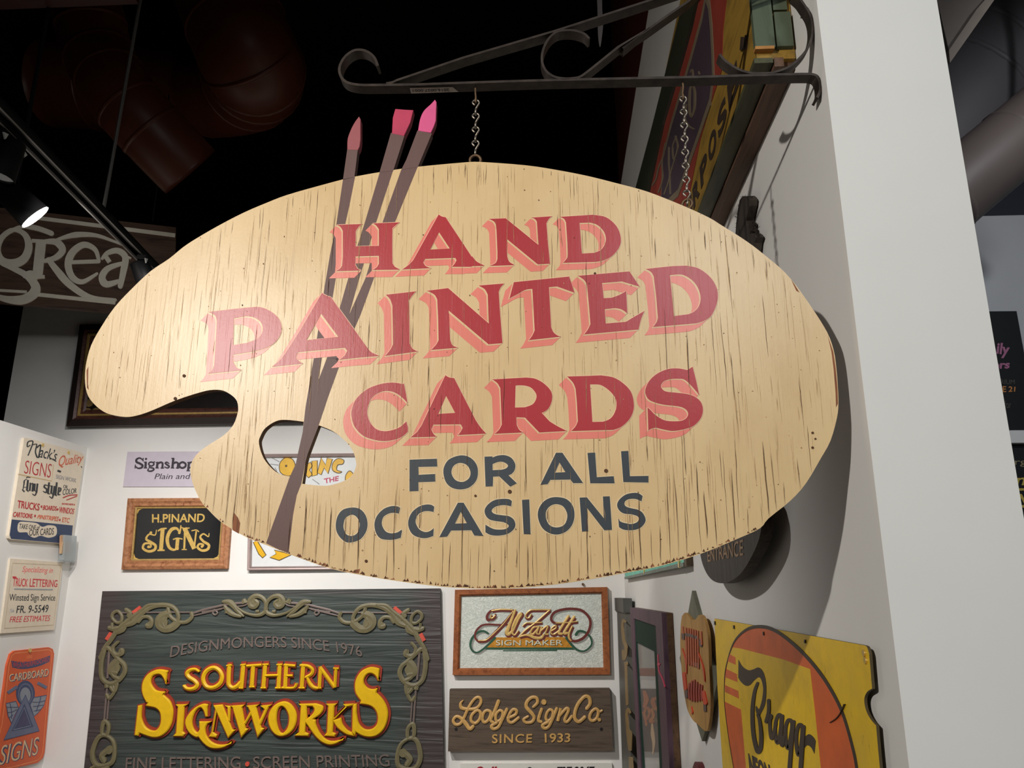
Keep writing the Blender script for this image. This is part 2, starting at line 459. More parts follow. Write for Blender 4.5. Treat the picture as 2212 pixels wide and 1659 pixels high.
for P in ([(505,1107),(514,1118),(519,1130),(516,1153),(502,1145),(503,1125)],
          [(187,800),(191,792),(190,830),(192,842),(188,838)],
          [(1788,725),(1796,760),(1801,800),(1805,850),(1806,880),(1810,872),(1809,838),(1805,795),(1800,760)],
          [(577,1172),(588,1163),(600,1172),(603,1184),(590,1180)],
          [(1709,604),(1716,614),(1727,632),(1720,628)],[(760,1237),(775,1239),(778,1229),(766,1231)]):
    mb.prism(pal(P), 0, .00015, mi=3)
for x, y, r in ((1285,591,2.6),(1101,1062,4),(1027,1071,2.5),(791,1212,3),(379,861,3.5),(398,812,3.5),(1755,935,2.5),(1761,948,2),(1755,967,2.6),(1309,1017,4)):
    mb.dot(PAL.loc(x, y), r*PX, 0, .0012, 2, 9)
for k in range(420):                            # small knocks and fly specks
    p = PAL.loc(random.uniform(200, 1795), random.uniform(365, 1255))
    if inside(p, out2) and not inside(p, holes2[0]) and not inside(p, holes2[1]):
        mb.dot(p, random.uniform(.4, 1.3)*PX, 0, random.choice((.00012, .00012, .0012)), random.choice((2, 4, 4)), 6, random.uniform(.5, 1.8)*PX)
obj('board', mb, [M['cream'], M['edge'], M['crack'], M['bare'], M['hair']], root)

# ---- the three painted brushes, their tops cut out above the board
def brush(poly_px, top_px, tip_px, tipmat):
    b = MB()
    for P in poly_px: b.prism(pal(P), 0, .0002)
    b.prism(pal(top_px), -BT, .0002, mi=0, mside=1)
    o = obj('paintbrush', b, [M['plum'], M['plum_side']], root)
    t = MB(); t.prism(pal(tip_px), -BT, .0004, mside=1, chamfer=.0006)
    obj('bristles', t, [tipmat, M['tip_side']], o)
M['plum_side'] = paint('plum_edge_paint', (82, 58, 54), .6)
M['tip_side'] = paint('dark_rose_edge_paint', (128, 48, 62), .6)
M['tip1'] = paint('dusty_rose_paint', (164, 88, 92), .5, .08)
M['tip2'] = paint('crimson_pink_paint', (192, 62, 92), .5, .1)
M['tip3'] = paint('bright_pink_paint', (226, 92, 142), .5, .06)
K = Z(700, 0, 2.9892)
P1 = [(741,387),(727,482),(713,550),(700,627),(689,700),(684.7,731),(677.5,776),(666,845),(688,821),(695,776),(702,727),(718,645),(725,603.5),(746,483),(755,443),(767,382)]
P2 = [(820.4,372),(787.7,482),(772,531),(752,602),(733,668.6),(705.7,775),(725,775),(754,680),(776,602),(813,479),(848.9,369)]
P3 = [(867,366),(827,478.4),(789.7,600.6),(754,680),(725,775),(733,790),(766,709),(778.8,680),(807.8,600.6),(854,478),(902,361)]
P4 = [(705.7,774.8),(735,774),(742,770),(731,796.5),(708,860),(701.5,880),(688,920),(664.5,981),(660,998),(651,1044.6),(641,1070),(633,1112),(623.4,1194.5),(598,1185),(574.8,1173.4),(614,1064),(626,1030),(639,1002),(645.5,971),(654,933),(660,880),(666,845),(688,821)]
brush([P1], K((122,1162),(150,965),(218,965),(196,1145)), K.s((150,968),(152,900),(172,840),(198,790),(226,752))+K((236,770),(236,900))+K.s((236,900),(230,945),(218,970)), M['tip1'])
brush([P2], K((358,1115),(432,858),(518,880),(446,1105)), K((438,864),(444,760),(460,703),(520,708),(577,711),(558,790),(516,880),(500,876)), M['tip2'])
brush([P3, P4], K((498,1098),(532,1030),(603,843),(696,862),(605,1080)), K((607,845))+K.s((607,845),(620,770),(645,715),(690,672),(716,643))+K((726,660),(722,780))+K.s((722,780),(710,815),(690,858)), M['tip3'])

# ---- lettering traced letter by letter
A = Z(700,440,6.9125); Bz = Z(1020,440,6.1444); Cz = Z(420,620,6.9125); D = Z(720,600,6.1444); E_ = Z(1060,560,8.5077); Fz = Z(1300,550,7.9)
G = Z(730,780,6.9125); H = Z(1020,780,7.9); I = Z(1270,770,7.9); J = Z(860,960,7.9); K7 = Z(1120,960,6.9125); L = Z(700,1040,7.9)
HAND = [
 (A((190,320),(395,312),(575,308))+A.s((575,308),(520,345),(475,410))+A((472,640),(820,632),(820,385))+A.s((820,385),(775,325),(725,297))+A((930,290),(1130,282))+A.s((1130,282),(1075,320),(1022,368))+A((1020,640),(1022,890))+A.s((1022,890),(1060,945),(1125,978))+A((1125,988),(725,992))+A.s((725,992),(785,955),(820,900))+A((820,780),(470,790),(470,920))+A.s((470,920),(500,970),(560,1000))+A((180,1010))+A.s((180,1010),(240,970),(270,930))+A((282,790),(282,410))+A.s((282,410),(245,350),(190,320)), []),
 (A((1712,165))+A.s((1712,165),(1760,195),(1815,205))+A((2205,795))+Bz.s((0,700),(60,770),(155,820))+Bz((155,828),(0,832))+A((2200,945),(1910,945))+A.s((1910,945),(1950,900),(1978,848))+A((1960,812),(1510,828),(1483,880))+A.s((1483,880),(1520,935),(1600,965))+A((1170,985))+A.s((1170,985),(1260,920),(1330,850)), [A((1718,430),(1878,672),(1585,688))]),
 (Bz((225,205),(445,197),(880,550),(858,240))+Bz.s((858,240),(830,205),(785,188))+Bz((1060,170))+Bz.s((1060,170),(1020,200),(985,262))+Bz((1005,520),(1032,798),(870,808),(458,470),(465,700))+Bz.s((465,700),(490,770),(555,812))+Bz((555,818),(235,828))+Bz.s((235,828),(310,790),(335,735))+Bz((335,640),(320,295))+Bz.s((320,295),(290,240),(225,205)), []),
 (Bz((1165,178),(1400,163),(1600,150))+Bz.s((1600,150),(1780,185),(1920,310),(1972,470),(1945,590),(1850,700),(1740,755),(1640,775))+Bz((1205,788))+Bz.s((1205,788),(1255,730),(1268,680))+Bz((1262,520),(1245,255))+Bz.s((1245,255),(1220,205),(1165,178)), [Bz((1425,258))+Bz.s((1560,253),(1660,285),(1745,370),(1775,470),(1750,560),(1700,620),(1620,655))+Bz((1455,665))]),
]
PAINTED = [
 (Cz((220,375),(600,330),(850,305))+Cz.s((850,305),(990,305),(1130,360),(1250,460),(1302,600),(1280,720),(1190,840),(1050,915),(900,960))+Cz((580,1010),(575,1110))+Cz.s((575,1110),(620,1195),(700,1243))+Cz((210,1295))+Cz.s((210,1295),(270,1235),(300,1170))+Cz((320,850),(340,520))+Cz.s((340,520),(315,430),(220,375)), [Cz((590,470))+Cz.s((760,435),(880,450),(990,520),(1025,620),(1000,710),(930,780),(780,840))+Cz((578,870))]),
 (Cz((1907,90))+Cz.s((1907,90),(1960,125),(2040,155))+Cz((2150,310))+D((280,690),(430,900))+D.s((430,900),(500,985),(605,1035))+D((605,1040),(350,1060),(85,1090))+D.s((85,1090),(150,1035),(188,970))+D((155,930))+Cz((1560,972))+Cz.s((1545,985),(1520,1045),(1560,1105),(1620,1143))+Cz((1165,1192))+Cz.s((1165,1192),(1300,1070),(1400,930))+Cz((1580,650)), [Cz((1893,400),(2150,745),(1672,797))]),
 (D((700,228),(1098,183))+D.s((1098,183),(1050,235),(1005,300))+D((1008,560),(1012,870))+D.s((1012,870),(1055,945),(1125,980))+D((690,1038))+D.s((690,1038),(755,960),(793,885))+D((790,600),(785,370))+D.s((785,370),(755,290),(700,228)), []),
 (D((1245,175),(1525,140),(2065,610),(2050,225))+D.s((2050,225),(2010,155),(1935,110))+Bz((95,1088),(425,1062))+Bz.s((425,1062),(380,1110),(352,1170))+E_((165,900),(215,1530),(212,1545))+D((2060,885),(1530,435),(1550,820))+D.s((1550,820),(1580,895),(1655,930))+D((1300,960))+D.s((1300,960),(1365,890),(1398,830))+D((1392,540),(1380,290))+D.s((1380,290),(1340,225),(1245,175)), []),
 (E_((425,425),(1440,322),(1540,618),(1215,503),(1070,515),(1110,1250))+E_.s((1110,1250),(1150,1340),(1220,1400),(1290,1425))+E_((700,1490))+E_.s((700,1490),(760,1410),(808,1310))+E_((785,900),(765,548))+E_.s((765,548),(640,565),(500,640),(345,722)), []),
 (E_((1605,308))+Fz((0,330),(470,290),(645,550),(340,460))+E_((2045,440),(2075,720))+Fz((170,738))+Fz.s((170,738),(300,690),(415,625))+Fz((435,1005))+Fz.s((435,1005),(330,935),(220,915))+E_((2095,920))+Fz((65,1178),(410,1150))+Fz.s((410,1150),(560,1060),(725,965))+Fz.s((725,965),(670,1100),(625,1280))+E_((1715,1385))+E_.s((1715,1385),(1780,1300),(1832,1195))+E_((1800,800),(1768,465))+E_.s((1768,465),(1710,380),(1605,308)), []),
 (Fz((752,248),(1200,200),(1440,192))+Fz.s((1440,192),(1650,240),(1850,390),(1960,580),(1975,750),(1930,920),(1850,1060),(1720,1140),(1600,1175))+Fz((870,1238))+Fz.s((870,1238),(930,1160),(955,1080))+Fz((930,750),(885,375))+Fz.s((885,375),(840,300),(752,248)), [Fz((1160,352))+Fz.s((1200,348),(1370,345),(1530,430),(1640,570),(1685,740),(1655,880),(1580,970),(1480,1020))+Fz((1228,1052))]),
]
CARDS = [
 (G.s((970,345),(860,325),(760,325),(620,350),(440,420),(280,560),(215,700),(205,830),(250,980),(370,1110),(520,1170),(690,1195),(860,1170),(970,1120),(1045,1055))+G((1045,990),(1022,905))+G.s((1022,905),(920,990),(800,1035),(690,1048),(580,1020),(490,930),(440,800),(450,680),(500,560),(580,490),(690,450),(800,455),(900,500),(985,570),(1040,630))+G((1010,460),(985,335)), []),
 (G((1605,212))+G.s((1605,212),(1660,245),(1735,255))+G((2060,890))+G.s((2060,890),(2130,990),(2205,1075))+G((2205,1085),(1790,1105))+G.s((1790,1105),(1830,1060),(1862,1000))+G((1835,945),(1425,950),(1395,1020))+G.s((1395,1020),(1425,1085),(1475,1130))+G((1085,1140))+G.s((1085,1140),(1180,1060),(1250,960)), [G((1615,520),(1750,775),(1500,790))]),
 (H((345,315),(650,298),(920,283))+H.s((920,283),(1080,305),(1230,390),(1340,510),(1365,630),(1330,760),(1270,840),(1185,885))+H((1320,1030))+H.s((1320,1030),(1450,1110),(1615,1195))+H((1145,1220),(900,965),(755,960),(760,1090))+H.s((760,1090),(800,1170),(870,1220))+H((385,1242))+H.s((385,1242),(460,1170),(505,1085))+H((490,700),(480,465))+H.s((480,465),(430,380),(345,315)), [H((740,418))+H.s((780,415),(900,420),(1010,460),(1090,560),(1090,650),(1030,740),(900,790))+H((730,795))]),
 (H((1620,265),(1975,255))+I((220,325))+I.s((220,325),(430,360),(600,460),(730,600),(780,780),(770,940),(700,1080),(570,1200),(430,1255))+H((1690,1195))+H.s((1690,1195),(1760,1120),(1803,1030))+H((1785,700),(1765,480))+H.s((1765,480),(1720,370),(1620,265)), [I((35,478))+I.s((80,478),(220,490),(370,590),(470,720),(485,860),(440,990),(370,1070),(260,1115))+I((75,1120))]),
 (I((1785,180))+I.s((1690,235),(1550,208),(1380,215),(1200,285),(1060,400),(985,540),(985,650),(1040,740),(1150,790),(1300,825),(1550,855),(1660,900),(1708,970),(1680,1050),(1590,1100),(1430,1108),(1290,1085),(1150,1000),(1060,910),(1015,870))+I((1030,1265))+I.s((1030,1265),(1080,1235),(1155,1215))+I.s((1155,1215),(1300,1250),(1450,1272),(1630,1245),(1800,1185),(1920,1060),(1960,920),(1930,790),(1840,700),(1700,645),(1500,620),(1330,600),(1265,555),(1245,500),(1290,430),(1400,390),(1550,382),(1650,400),(1760,500),(1895,655))+I((1840,400)), []),
]
FOR_ALL = [
 (J((195,262),(660,245),(668,378),(345,385),(350,520),(630,505),(635,635),(345,645),(348,795),(195,800)), []),
 (J.c((1070,188),(1230,225),(1335,340),(1362,480),(1330,620),(1220,730),(1070,768),(920,740),(820,650),(775,500),(790,370),(880,250)), [J.c((1070,315),(1180,360),(1235,470),(1215,570),(1140,630),(1060,640),(970,600),(912,500),(925,400),(980,340))]),
 (J((1473,210),(1605,205),(1612,225))+J.s((1612,225),(1700,192),(1820,185),(1930,230),(1995,330),(1990,430),(1940,500),(1880,525))+J((2025,662),(1912,722),(1725,545),(1620,550),(1615,715),(1493,718)), [J.s((1612,335),(1700,302),(1780,298),(1850,330),(1875,370),(1840,410),(1770,432))+J((1612,440))]),
 (K7((560,125),(655,125),(960,572),(960,578),(815,578),(775,525),(475,530),(435,595),(330,600)), [K7((610,270),(700,415),(545,422))]),
 (K7((1030,128),(1143,122),(1168,490),(1420,475),(1432,582),(1070,580)), []),
 (K7((1530,103),(1640,97),(1662,475),(1938,470),(1938,570),(1565,562)), []),
]
OCC = [
 (L.c((490,445),(620,475),(710,580),(742,720),(715,860),(620,985),(490,1035),(380,1035),(280,960),(215,850),(203,720),(240,580),(330,480)), [L.c((470,568),(550,600),(605,690),(605,790),(560,890),(470,930),(380,900),(335,800),(335,720),(370,620))]),
 (L.s((1300,450),(1250,425),(1150,422),(1020,470),(910,580),(862,720),(885,870),(960,970),(1080,995),(1200,990),(1310,960))+L((1330,850))+L.s((1325,822),(1250,870),(1140,885),(1050,850),(995,760),(988,680),(1020,600),(1100,550),(1180,535),(1280,548)), []),
 (L.s((1880,430),(1830,400),(1740,395),(1620,430),(1500,530),(1440,670),(1450,800),(1520,910),(1640,960),(1750,965),(1865,930))+L.s((1872,800),(1800,850),(1720,862),(1630,820),(1572,730),(1565,650),(1610,560),(1690,515),(1770,505),(1870,520)), []),
 (J((1020,995),(1118,995),(1455,1560),(1300,1555),(1250,1465),(905,1470),(835,1575),(705,1580)), [J((1068,1150),(1172,1345),(970,1352))]),
 (J.s((1940,965),(1890,935),(1780,930),(1650,950),(1540,1020),(1480,1110),(1490,1200),(1550,1275),(1650,1305),(1790,1325),(1870,1365),(1885,1400),(1840,1440),(1740,1455),(1620,1440),(1490,1370))+J.s((1490,1500),(1580,1545),(1720,1555),(1870,1525),(1970,1450),(2000,1370),(1970,1280),(1890,1225),(1780,1210),(1660,1190),(1600,1150),(1610,1100),(1680,1055),(1800,1035),(1930,1055)), []),
 (K7((52,828),(160,822),(180,1340),(78,1338)), []),
 (K7.c((590,788),(720,820),(810,920),(835,1060),(800,1200),(710,1300),(580,1345),(450,1320),(350,1240),(293,1100),(300,970),(370,860),(470,800)), [K7.c((580,892),(670,930),(725,1030),(720,1130),(670,1210),(570,1240),(470,1210),(415,1120),(408,1020),(440,950),(500,905))]),
 (K7((912,795),(1020,790),(1275,1105),(1260,778),(1362,775),(1395,1275),(1280,1282),(1020,945),(1040,1295),(948,1300)), []),
 (K7.s((1852,770),(1790,730),(1710,725),(1600,750),(1510,820),(1472,900),(1500,980),(1570,1030),(1690,1045),(1770,1070),(1797,1110),(1770,1160),(1690,1188),(1590,1175),(1520,1150),(1490,1108))+K7.s((1500,1235),(1570,1272),(1690,1282),(1810,1250),(1880,1180),(1895,1110),(1850,1020),(1780,975),(1690,955),(1610,930),(1580,890),(1600,840),(1660,815),(1750,815),(1835,850)), []),
]
def sweep(rings, d):
    """the faces a shape brushes over when pushed along d: a sign writer's block shade"""
    out = []
    for r in rings:
        r = dedupe(r)
        for i in range(len(r)):
            p, q = r[i-1], r[i]
            out.append([p, q, (q[0]+d[0], q[1]+d[1]), (p[0]+d[0], p[1]+d[1])])
    return out
def block_word(letters, d, gap):
    b = MB()
    def sheet(dd, h, mi):
        F_ = []
        for P, hs in letters:
            F_ += sweep([P]+hs, dd)
            F_ += [[(x+dd[0], y+dd[1]) for x, y in t_] for t_ in triangulate(P, hs)]
        V, fs = merged(F_)
        b.add([(*PAL.loc(x, y), h) for x, y in V], [f if area([PAL.loc(*V[i]) for i in f]) > 0 else f[::-1] for f in fs], mi)
    sheet(d, .0003, 0)
    sheet((-gap, gap), .0005, 1)
    for k, (P, hs) in enumerate(letters):
        for r in [P]+hs: b.ribbon(pal(dedupe(r)), 2.4*PX, .0004, .0006+k*.000004, True, 3)
        b.prism(pal(P), .0005, .0009, [pal(r) for r in hs], 2, back=False)
    obj('lettering', b, [M['pink'], M['cream'], M['red'], M['pale']], root)
block_word(HAND, (-15.5, 15.5), 2.6)
block_word(PAINTED, (-18.5, 18), 3.0)
block_word(CARDS, (-18, 18), 2.4)
for word in (FOR_ALL, OCC):
    b = MB()
    for P, hs in word:
        for r in [P]+hs: b.ribbon(pal(dedupe(r)), 3.6*PX, .0003, .0004, True, 1)
        b.prism(pal(P), .0003, .0008, [pal(r) for r in hs], 0, back=False)
    obj('lettering', b, [M['navy'], M['halo']], root)

# ---- eyelets the chains hook into
def ring_mb(c, R, r, ax=(1, 0, 0), n=22):
    b = MB(); u = Vector(ax); v = Vector((0, 1, 0))
    b.tube([Vector(c)+u*math.cos(2*math.pi*i/n)*R+v*math.sin(2*math.pi*i/n)*R for i in range(n)], r, 8, closed=True); return b
e1 = PAL.loc(1026, 341); e2 = PAL.loc(1486, 437)
for e, ax in ((e1, (1, 0, 0)), (e2, (.8, 0, .6))):
    b = ring_mb((e[0], e[1], -.007), .0085, .0023, ax)
    b.tube([(e[0], e[1]-.009, -.007), (e[0], e[1]-.03, -.007)], .0023, 8)
    obj('eyelet', b, M['rust'], root, True)

# ================================================================== wrought iron bracket
br = thing('sign_bracket', 'black wrought iron scroll bracket reaching out from the white wall end above the palette', 'bracket', PAL.matrix())
SW = .021                                       # strap width, front edge at h = 0
def strap(P, th=.0038, wd=SW, name='bar'):
    q = pal(P); b = MB(); b.ribbon(q, th, -wd, 0); return b
X5 = Z(1440,0,5.53); Y5 = Z(1280,0,6.1444); R3 = Z(1400,0,2.7241)
bar = K.s((347,425),(325,372),(285,336),(240,321),(190,326),(140,360),(107,410),(98,455),(115,503),(155,533),(230,547),(330,548))+K((600,545),(900,534),(1300,521),(1600,513),(2200,500))+X5((400,917),(1000,897),(1600,882),(1730,882))+X5.s((1730,882),(1795,905),(1830,975),(1836,1080),(1800,1165))
obj('bar', strap(bar, .0042), M['iron'], br)
obj('brace', strap(K((400,538),(440,531),(470,517),(900,371),(1500,196),(2100,2))+[(1560,-52),(1750,-113)]), M['iron'], br)
obj('scroll', strap(K.s((1712,248),(1680,217),(1620,197),(1560,194),(1500,206),(1450,250),(1415,320),(1407,390),(1430,452),(1480,491),(1540,505),(1600,505),(1660,491),(1740,431))+K((1900,302),(2100,180))+Y5((400,640),(730,392),(1000,200),(1290,0))+[(1530,-40)]+cr([(1530,-40),(1580,-75),(1620,-78)],4)), M['iron'], br)
obj('scroll', strap(X5.s((635,645),(700,722),(800,792),(900,842),(1020,869),(1150,874),(1280,862),(1450,802),(1580,702),(1680,582),(1735,440),(1745,300),(1715,170),(1635,40),(1590,-20),(1520,-80))), M['iron'], br)
bx = PAL.loc(1762, 170); by = PAL.loc(1752, -330)
b = MB(); b.box(.4285-.009, .4285+.0012, by[1]-.27, by[1]+.02, -SW-.004, .004)
obj('wall_plate', b, M['iron'], br)
b = MB(); q = pal(K((548,566),(820,560),(845,566),(865,580)))
zb = PAL.loc(900, 181)[1]
x0, x1 = PAL.loc(884, 190)[0], PAL.loc(988, 190)[0]
yb0, yb1 = PAL.loc(884, 183)[1]-.0032, PAL.loc(988, 181)[1]-.0032
b.add([(x0, yb0, -.004), (x1-.008, yb1, -.004), (x1, yb1, -.0165), (x0, yb0, -.0185)], [(0, 1, 2, 3)], 0)
V, Fs = text_mesh('2016.0027.0001', .01)
xm = max(v[0] for v in V)
b.add([(x1-.014-(x1-x0-.018)*v[0]/xm, yb0+(yb1-yb0)*.5-.0004+.0001*v[2], -.0075-.0065*(v[1]/.7)) for v in V], Fs, 1)
obj('inventory_tag', b, [paint('white_tag_paper', (222, 214, 204), .6), paint('black_ink', (24, 22, 22), .5)], br)

# ================================================================== the two chains
def link_mb(x, y, z, R, pitch):
    """jack chain link: an open hook seen flat, then a twisted stem ending in a loop seen edge-on; y is the hook's top"""
    b = MB(); cy = y-R
    pts = [(x-.25*R, cy-.95*R, z+.0012), (x-.75*R, cy-.45*R, z+.0012), (x-.98*R, cy, z+.001), (x-.75*R, cy+.62*R, z), (x-.1*R, cy+R, z), (x+.65*R, cy+.75*R, z), (x+R, cy+.15*R, z), (x+.85*R, cy-.5*R, z), (x+.35*R, cy-1.25*R, z-.001), (x+.08*R, cy-1.9*R, z-.002)]
    lb = y-pitch-.0022
    pts += [(x, lb+.0055, z-.0030), (x, lb+.0012, z-.0022), (x, lb, z+.0004), (x, lb+.0014, z+.0030), (x, lb+.0052, z+.0036), (x+.1*R, lb+.0095, z+.0026)]
    b.tube(cr(pts, 3), .0015, 8); return b
def chain(n, label, barpx, toppx, ringpx):
    top = PAL.loc(*barpx); bot = PAL.loc(*ringpx); first = PAL.loc(*toppx)
    r = thing('hanging_chain', label, 'chain', PAL.matrix(), 'chains holding the palette sign')
    zc = -.0085
    b = MB(); b.tube(cr([(top[0], top[1]+.0045, zc-.002), (top[0], top[1]-.004, zc-.002), (first[0], first[1]+.004, zc-.003), (first[0], first[1]-.0042, zc-.001), (first[0], first[1]-.0045, zc+.002), (first[0], first[1]+.002, zc+.003)], 4), .0016, 8)
    obj('hook', b, M['rust'], r, True)
    pitch = (first[1]-bot[1])/n
    for i in range(n):
        f = i/n
        obj('link', link_mb(first[0]+(bot[0]-first[0])*f, first[1]-pitch*i, zc, .0053, pitch), M['steel'], r, True)
chain(4, "short rusty chain from the iron bar to the palette's top, beside the pink brush tips", (1026, 187), (1027, 209), (1026, 327))
chain(8, "long steel chain hanging in front of the red and yellow board, near the wall", (1478, 176), (1477, 201), (1486, 436))
# ================================================================== signs on the walls
class Sign:
    def __init__(s, name, label, cat, plane, org, t, group=None):
        s.pl = Plane(plane.world(*org), plane.u, plane.v); s.t = t
        s.root = thing(name, label, cat, s.pl.matrix(), group)
    def q(s, P, h=None): return [s.pl.loc(x, y, s.t if h is None else h) for x, y in P]
    def part(s, name, mb, mats, parent=None, smooth=False): return obj(name, mb, mats, parent or s.root, smooth)
    def px(s, P):
        """metres per photo pixel near P"""
        a = s.pl.loc(*P, s.t); b = s.pl.loc(P[0]+4, P[1], s.t); c = s.pl.loc(P[0], P[1]+4, s.t)
        return (math.dist(a, b)+math.dist(a, c))/8
    def slab(s, P, t0=0.0, t1=None, holes=(), **k):
        b = MB(); b.prism(s.q(P), t0, s.t if t1 is None else t1, [s.q(h) for h in holes], **k); return b
_lift = [0]
def strokes(s, b, zm, items, h0, h1, mi=0, crown=0.0, dx=0, dy=0, mirror=None, grow=0):
    """each item: (width, points), with 'c' before the points for a closed loop or 'l' for straight pieces; widths in magnified pixels"""
    for it in items:
        wd = it[0]; closed = it[1] == 'c'; straight = it[1] == 'l'; P = it[2] if isinstance(it[1], str) else it[1]
        P = [(x+dx, y+dy) for x, y in P]
        P = P if straight or len(P) < 3 else cr(P, 6, closed)
        N = len(P)
        if isinstance(wd, (list, tuple)):
            W = []
            for i in range(N):
                t = i/(N-1)*(len(wd)-1); k = min(int(t), len(wd)-2); W.append(wd[k]+(wd[k+1]-wd[k])*(t-k)+grow)
        else: W = [wd+grow]*N
        if not closed and not straight and N > 2 and dx == 0:
            for e_, nb in ((N-1, N-2), (0, 1)):                     # round off the brush stroke's ends
                d = math.hypot(P[e_][0]-P[nb][0], P[e_][1]-P[nb][1]) or 1; ux, uy = (P[e_][0]-P[nb][0])/d, (P[e_][1]-P[nb][1])/d
                w0 = W[e_]; ext = [((P[e_][0]+ux*w0/2*math.sin(a), P[e_][1]+uy*w0/2*math.sin(a)), w0*math.cos(a)) for a in (.5, 1.0, 1.4)]
                if e_ == 0: P = [p for p, _ in ext[::-1]]+P; W = [w_ for _, w_ in ext[::-1]]+W
                else: P = P+[p for p, _ in ext]; W = W+[w_ for _, w_ in ext]
                N = len(P)
                if e_ == 0: pass
        L = []; R = []
        for i in range(N):
            p = P[i-1] if (closed or i) else P[0]; q = P[(i+1) % N] if (closed or i < N-1) else P[-1]
            d = math.hypot(q[0]-p[0], q[1]-p[1]) or 1; n = (-(q[1]-p[1])/d, (q[0]-p[0])/d); w2 = max(W[i], 2)/2
            L.append((P[i][0]+n[0]*w2, P[i][1]+n[1]*w2)); R.append((P[i][0]-n[0]*w2, P[i][1]-n[1]*w2))
        L, Cn, R = (s.q(zm(*v)) for v in (L, P, R))
        if mirror is not None: L, Cn, R = ([(2*mirror-x, y) for x, y in v] for v in (R, Cn, L))
        _lift[0] = (_lift[0]+1) % 24; e = .00005*_lift[0]
        # photo rows run downwards, so the first edge is the right one on the surface
        b.strip(R, Cn, L, h0, h1+e, closed, mi, crown, .0006)
def quad(zm, tl, tr, br_, bl): return zm(tl, tr, br_, bl)
def put(s, b, txt, q, h0, h1, mi=0, **k): put_text(b, txt, s.q(q), h0, h1, mi, **k)
def frame_parts(s, outer, width, mats, t0, t1, name='frame', prof=None):
    """a mitred picture frame round the corner pixels outer (tl, tr, br, bl); prof: (offset fraction, height) steps"""
    o = s.q(outer); cx = sum(p[0] for p in o)/4; cy = sum(p[1] for p in o)/4
    prof = prof or [(0, t0), (0, t1), (.75, t1), (1, t1-.3*(t1-t0)), (1, t0)]
    b = MB(); rings = []
    for fr, h in prof:
        d = width*fr
        rings.append([(x+(d if x < cx else -d), y+(d if y < cy else -d), h) for x, y in o])
    v = [p for r in rings for p in r]; f = []; mi = []
    for i in range(len(rings)-1):
        for k in range(4):
            f.append((i*4+k, i*4+(k+1) % 4, (i+1)*4+(k+1) % 4, (i+1)*4+k)); mi.append(min(i, len(mats)-1) if len(mats) > 1 else 0)
    if area(o) > 0: f = [t for t in f]
    else: f = [t[::-1] for t in f]
    k = len(b.v); b.v += v; b.f += f; b.m += mi
    return s.part(name, b, mats), [(x+(width if x < cx else -width), y+(width if y < cy else -width)) for x, y in o]

INK = paint('sign_black_ink', (30, 29, 30), .5)
GOLD = paint('gold_leaf', (176, 144, 84), .42, .15, 40, metal=.2)
CREAMP = paint('cream_card', (236, 222, 200), .6, .04)

# ------------------------------------------------ the carved dark sign, lower left of centre
s = Sign('carved_sign', 'dark carved wooden sign with big raised yellow letters and scrollwork, on the back wall', 'sign', BACK, (575, 1450), .045)
dk = NT('carved_dark_board'); v = dk.coord((1.2, 18, 1)); n1 = dk.noise(v, 1, 4, .6, 1.2)
e_ = dk.n('ShaderNodeTexCoord'); sep = dk.n('ShaderNodeSeparateXYZ'); dk.l(e_.outputs['Object'], sep.inputs[0])
rim = dk.ramp(dk.math('ADD', dk.math('MULTIPLY', dk.math('ABSOLUTE', sep.outputs[0]), .5), dk.math('MULTIPLY', n1, .16)), (.50, 0.0), (.58, 1.0))
rim2 = dk.ramp(dk.math('ADD', sep.outputs[1], dk.math('MULTIPLY', n1, .16)), (.53, 0.0), (.60, 1.0))
bc = dk.ramp(n1, (.3, lin((50, 56, 54))), (.7, lin((72, 80, 76))))
bc = dk.mix(dk.math('MAXIMUM', rim, rim2), bc, lin((70, 62, 62)))
dk.bump(dk.noise(dk.coord((0.9, 15, 1)), 1, 3, .5, 1.6), .6, .02); DARK = dk.done(bc, .5, 0, .4)
s.part('board', s.slab([(221,1277),(950,1271),(962,1830),(163,1840)]), DARK)
T = s.t
O8 = Z(200,1270,7.9); P8 = Z(440,1270,7.9); C3 = Z(180,1240,2.8359)
OLIVE = paint('olive_scroll_paint', (112, 104, 76), .5, .1); GREYP = paint('mauve_grey_paint', (112, 98, 92), .5, .08); CORAL = paint('coral_paint', (206, 82, 66), .5)
cx_ = s.q([(577, 1300)])[0][0]
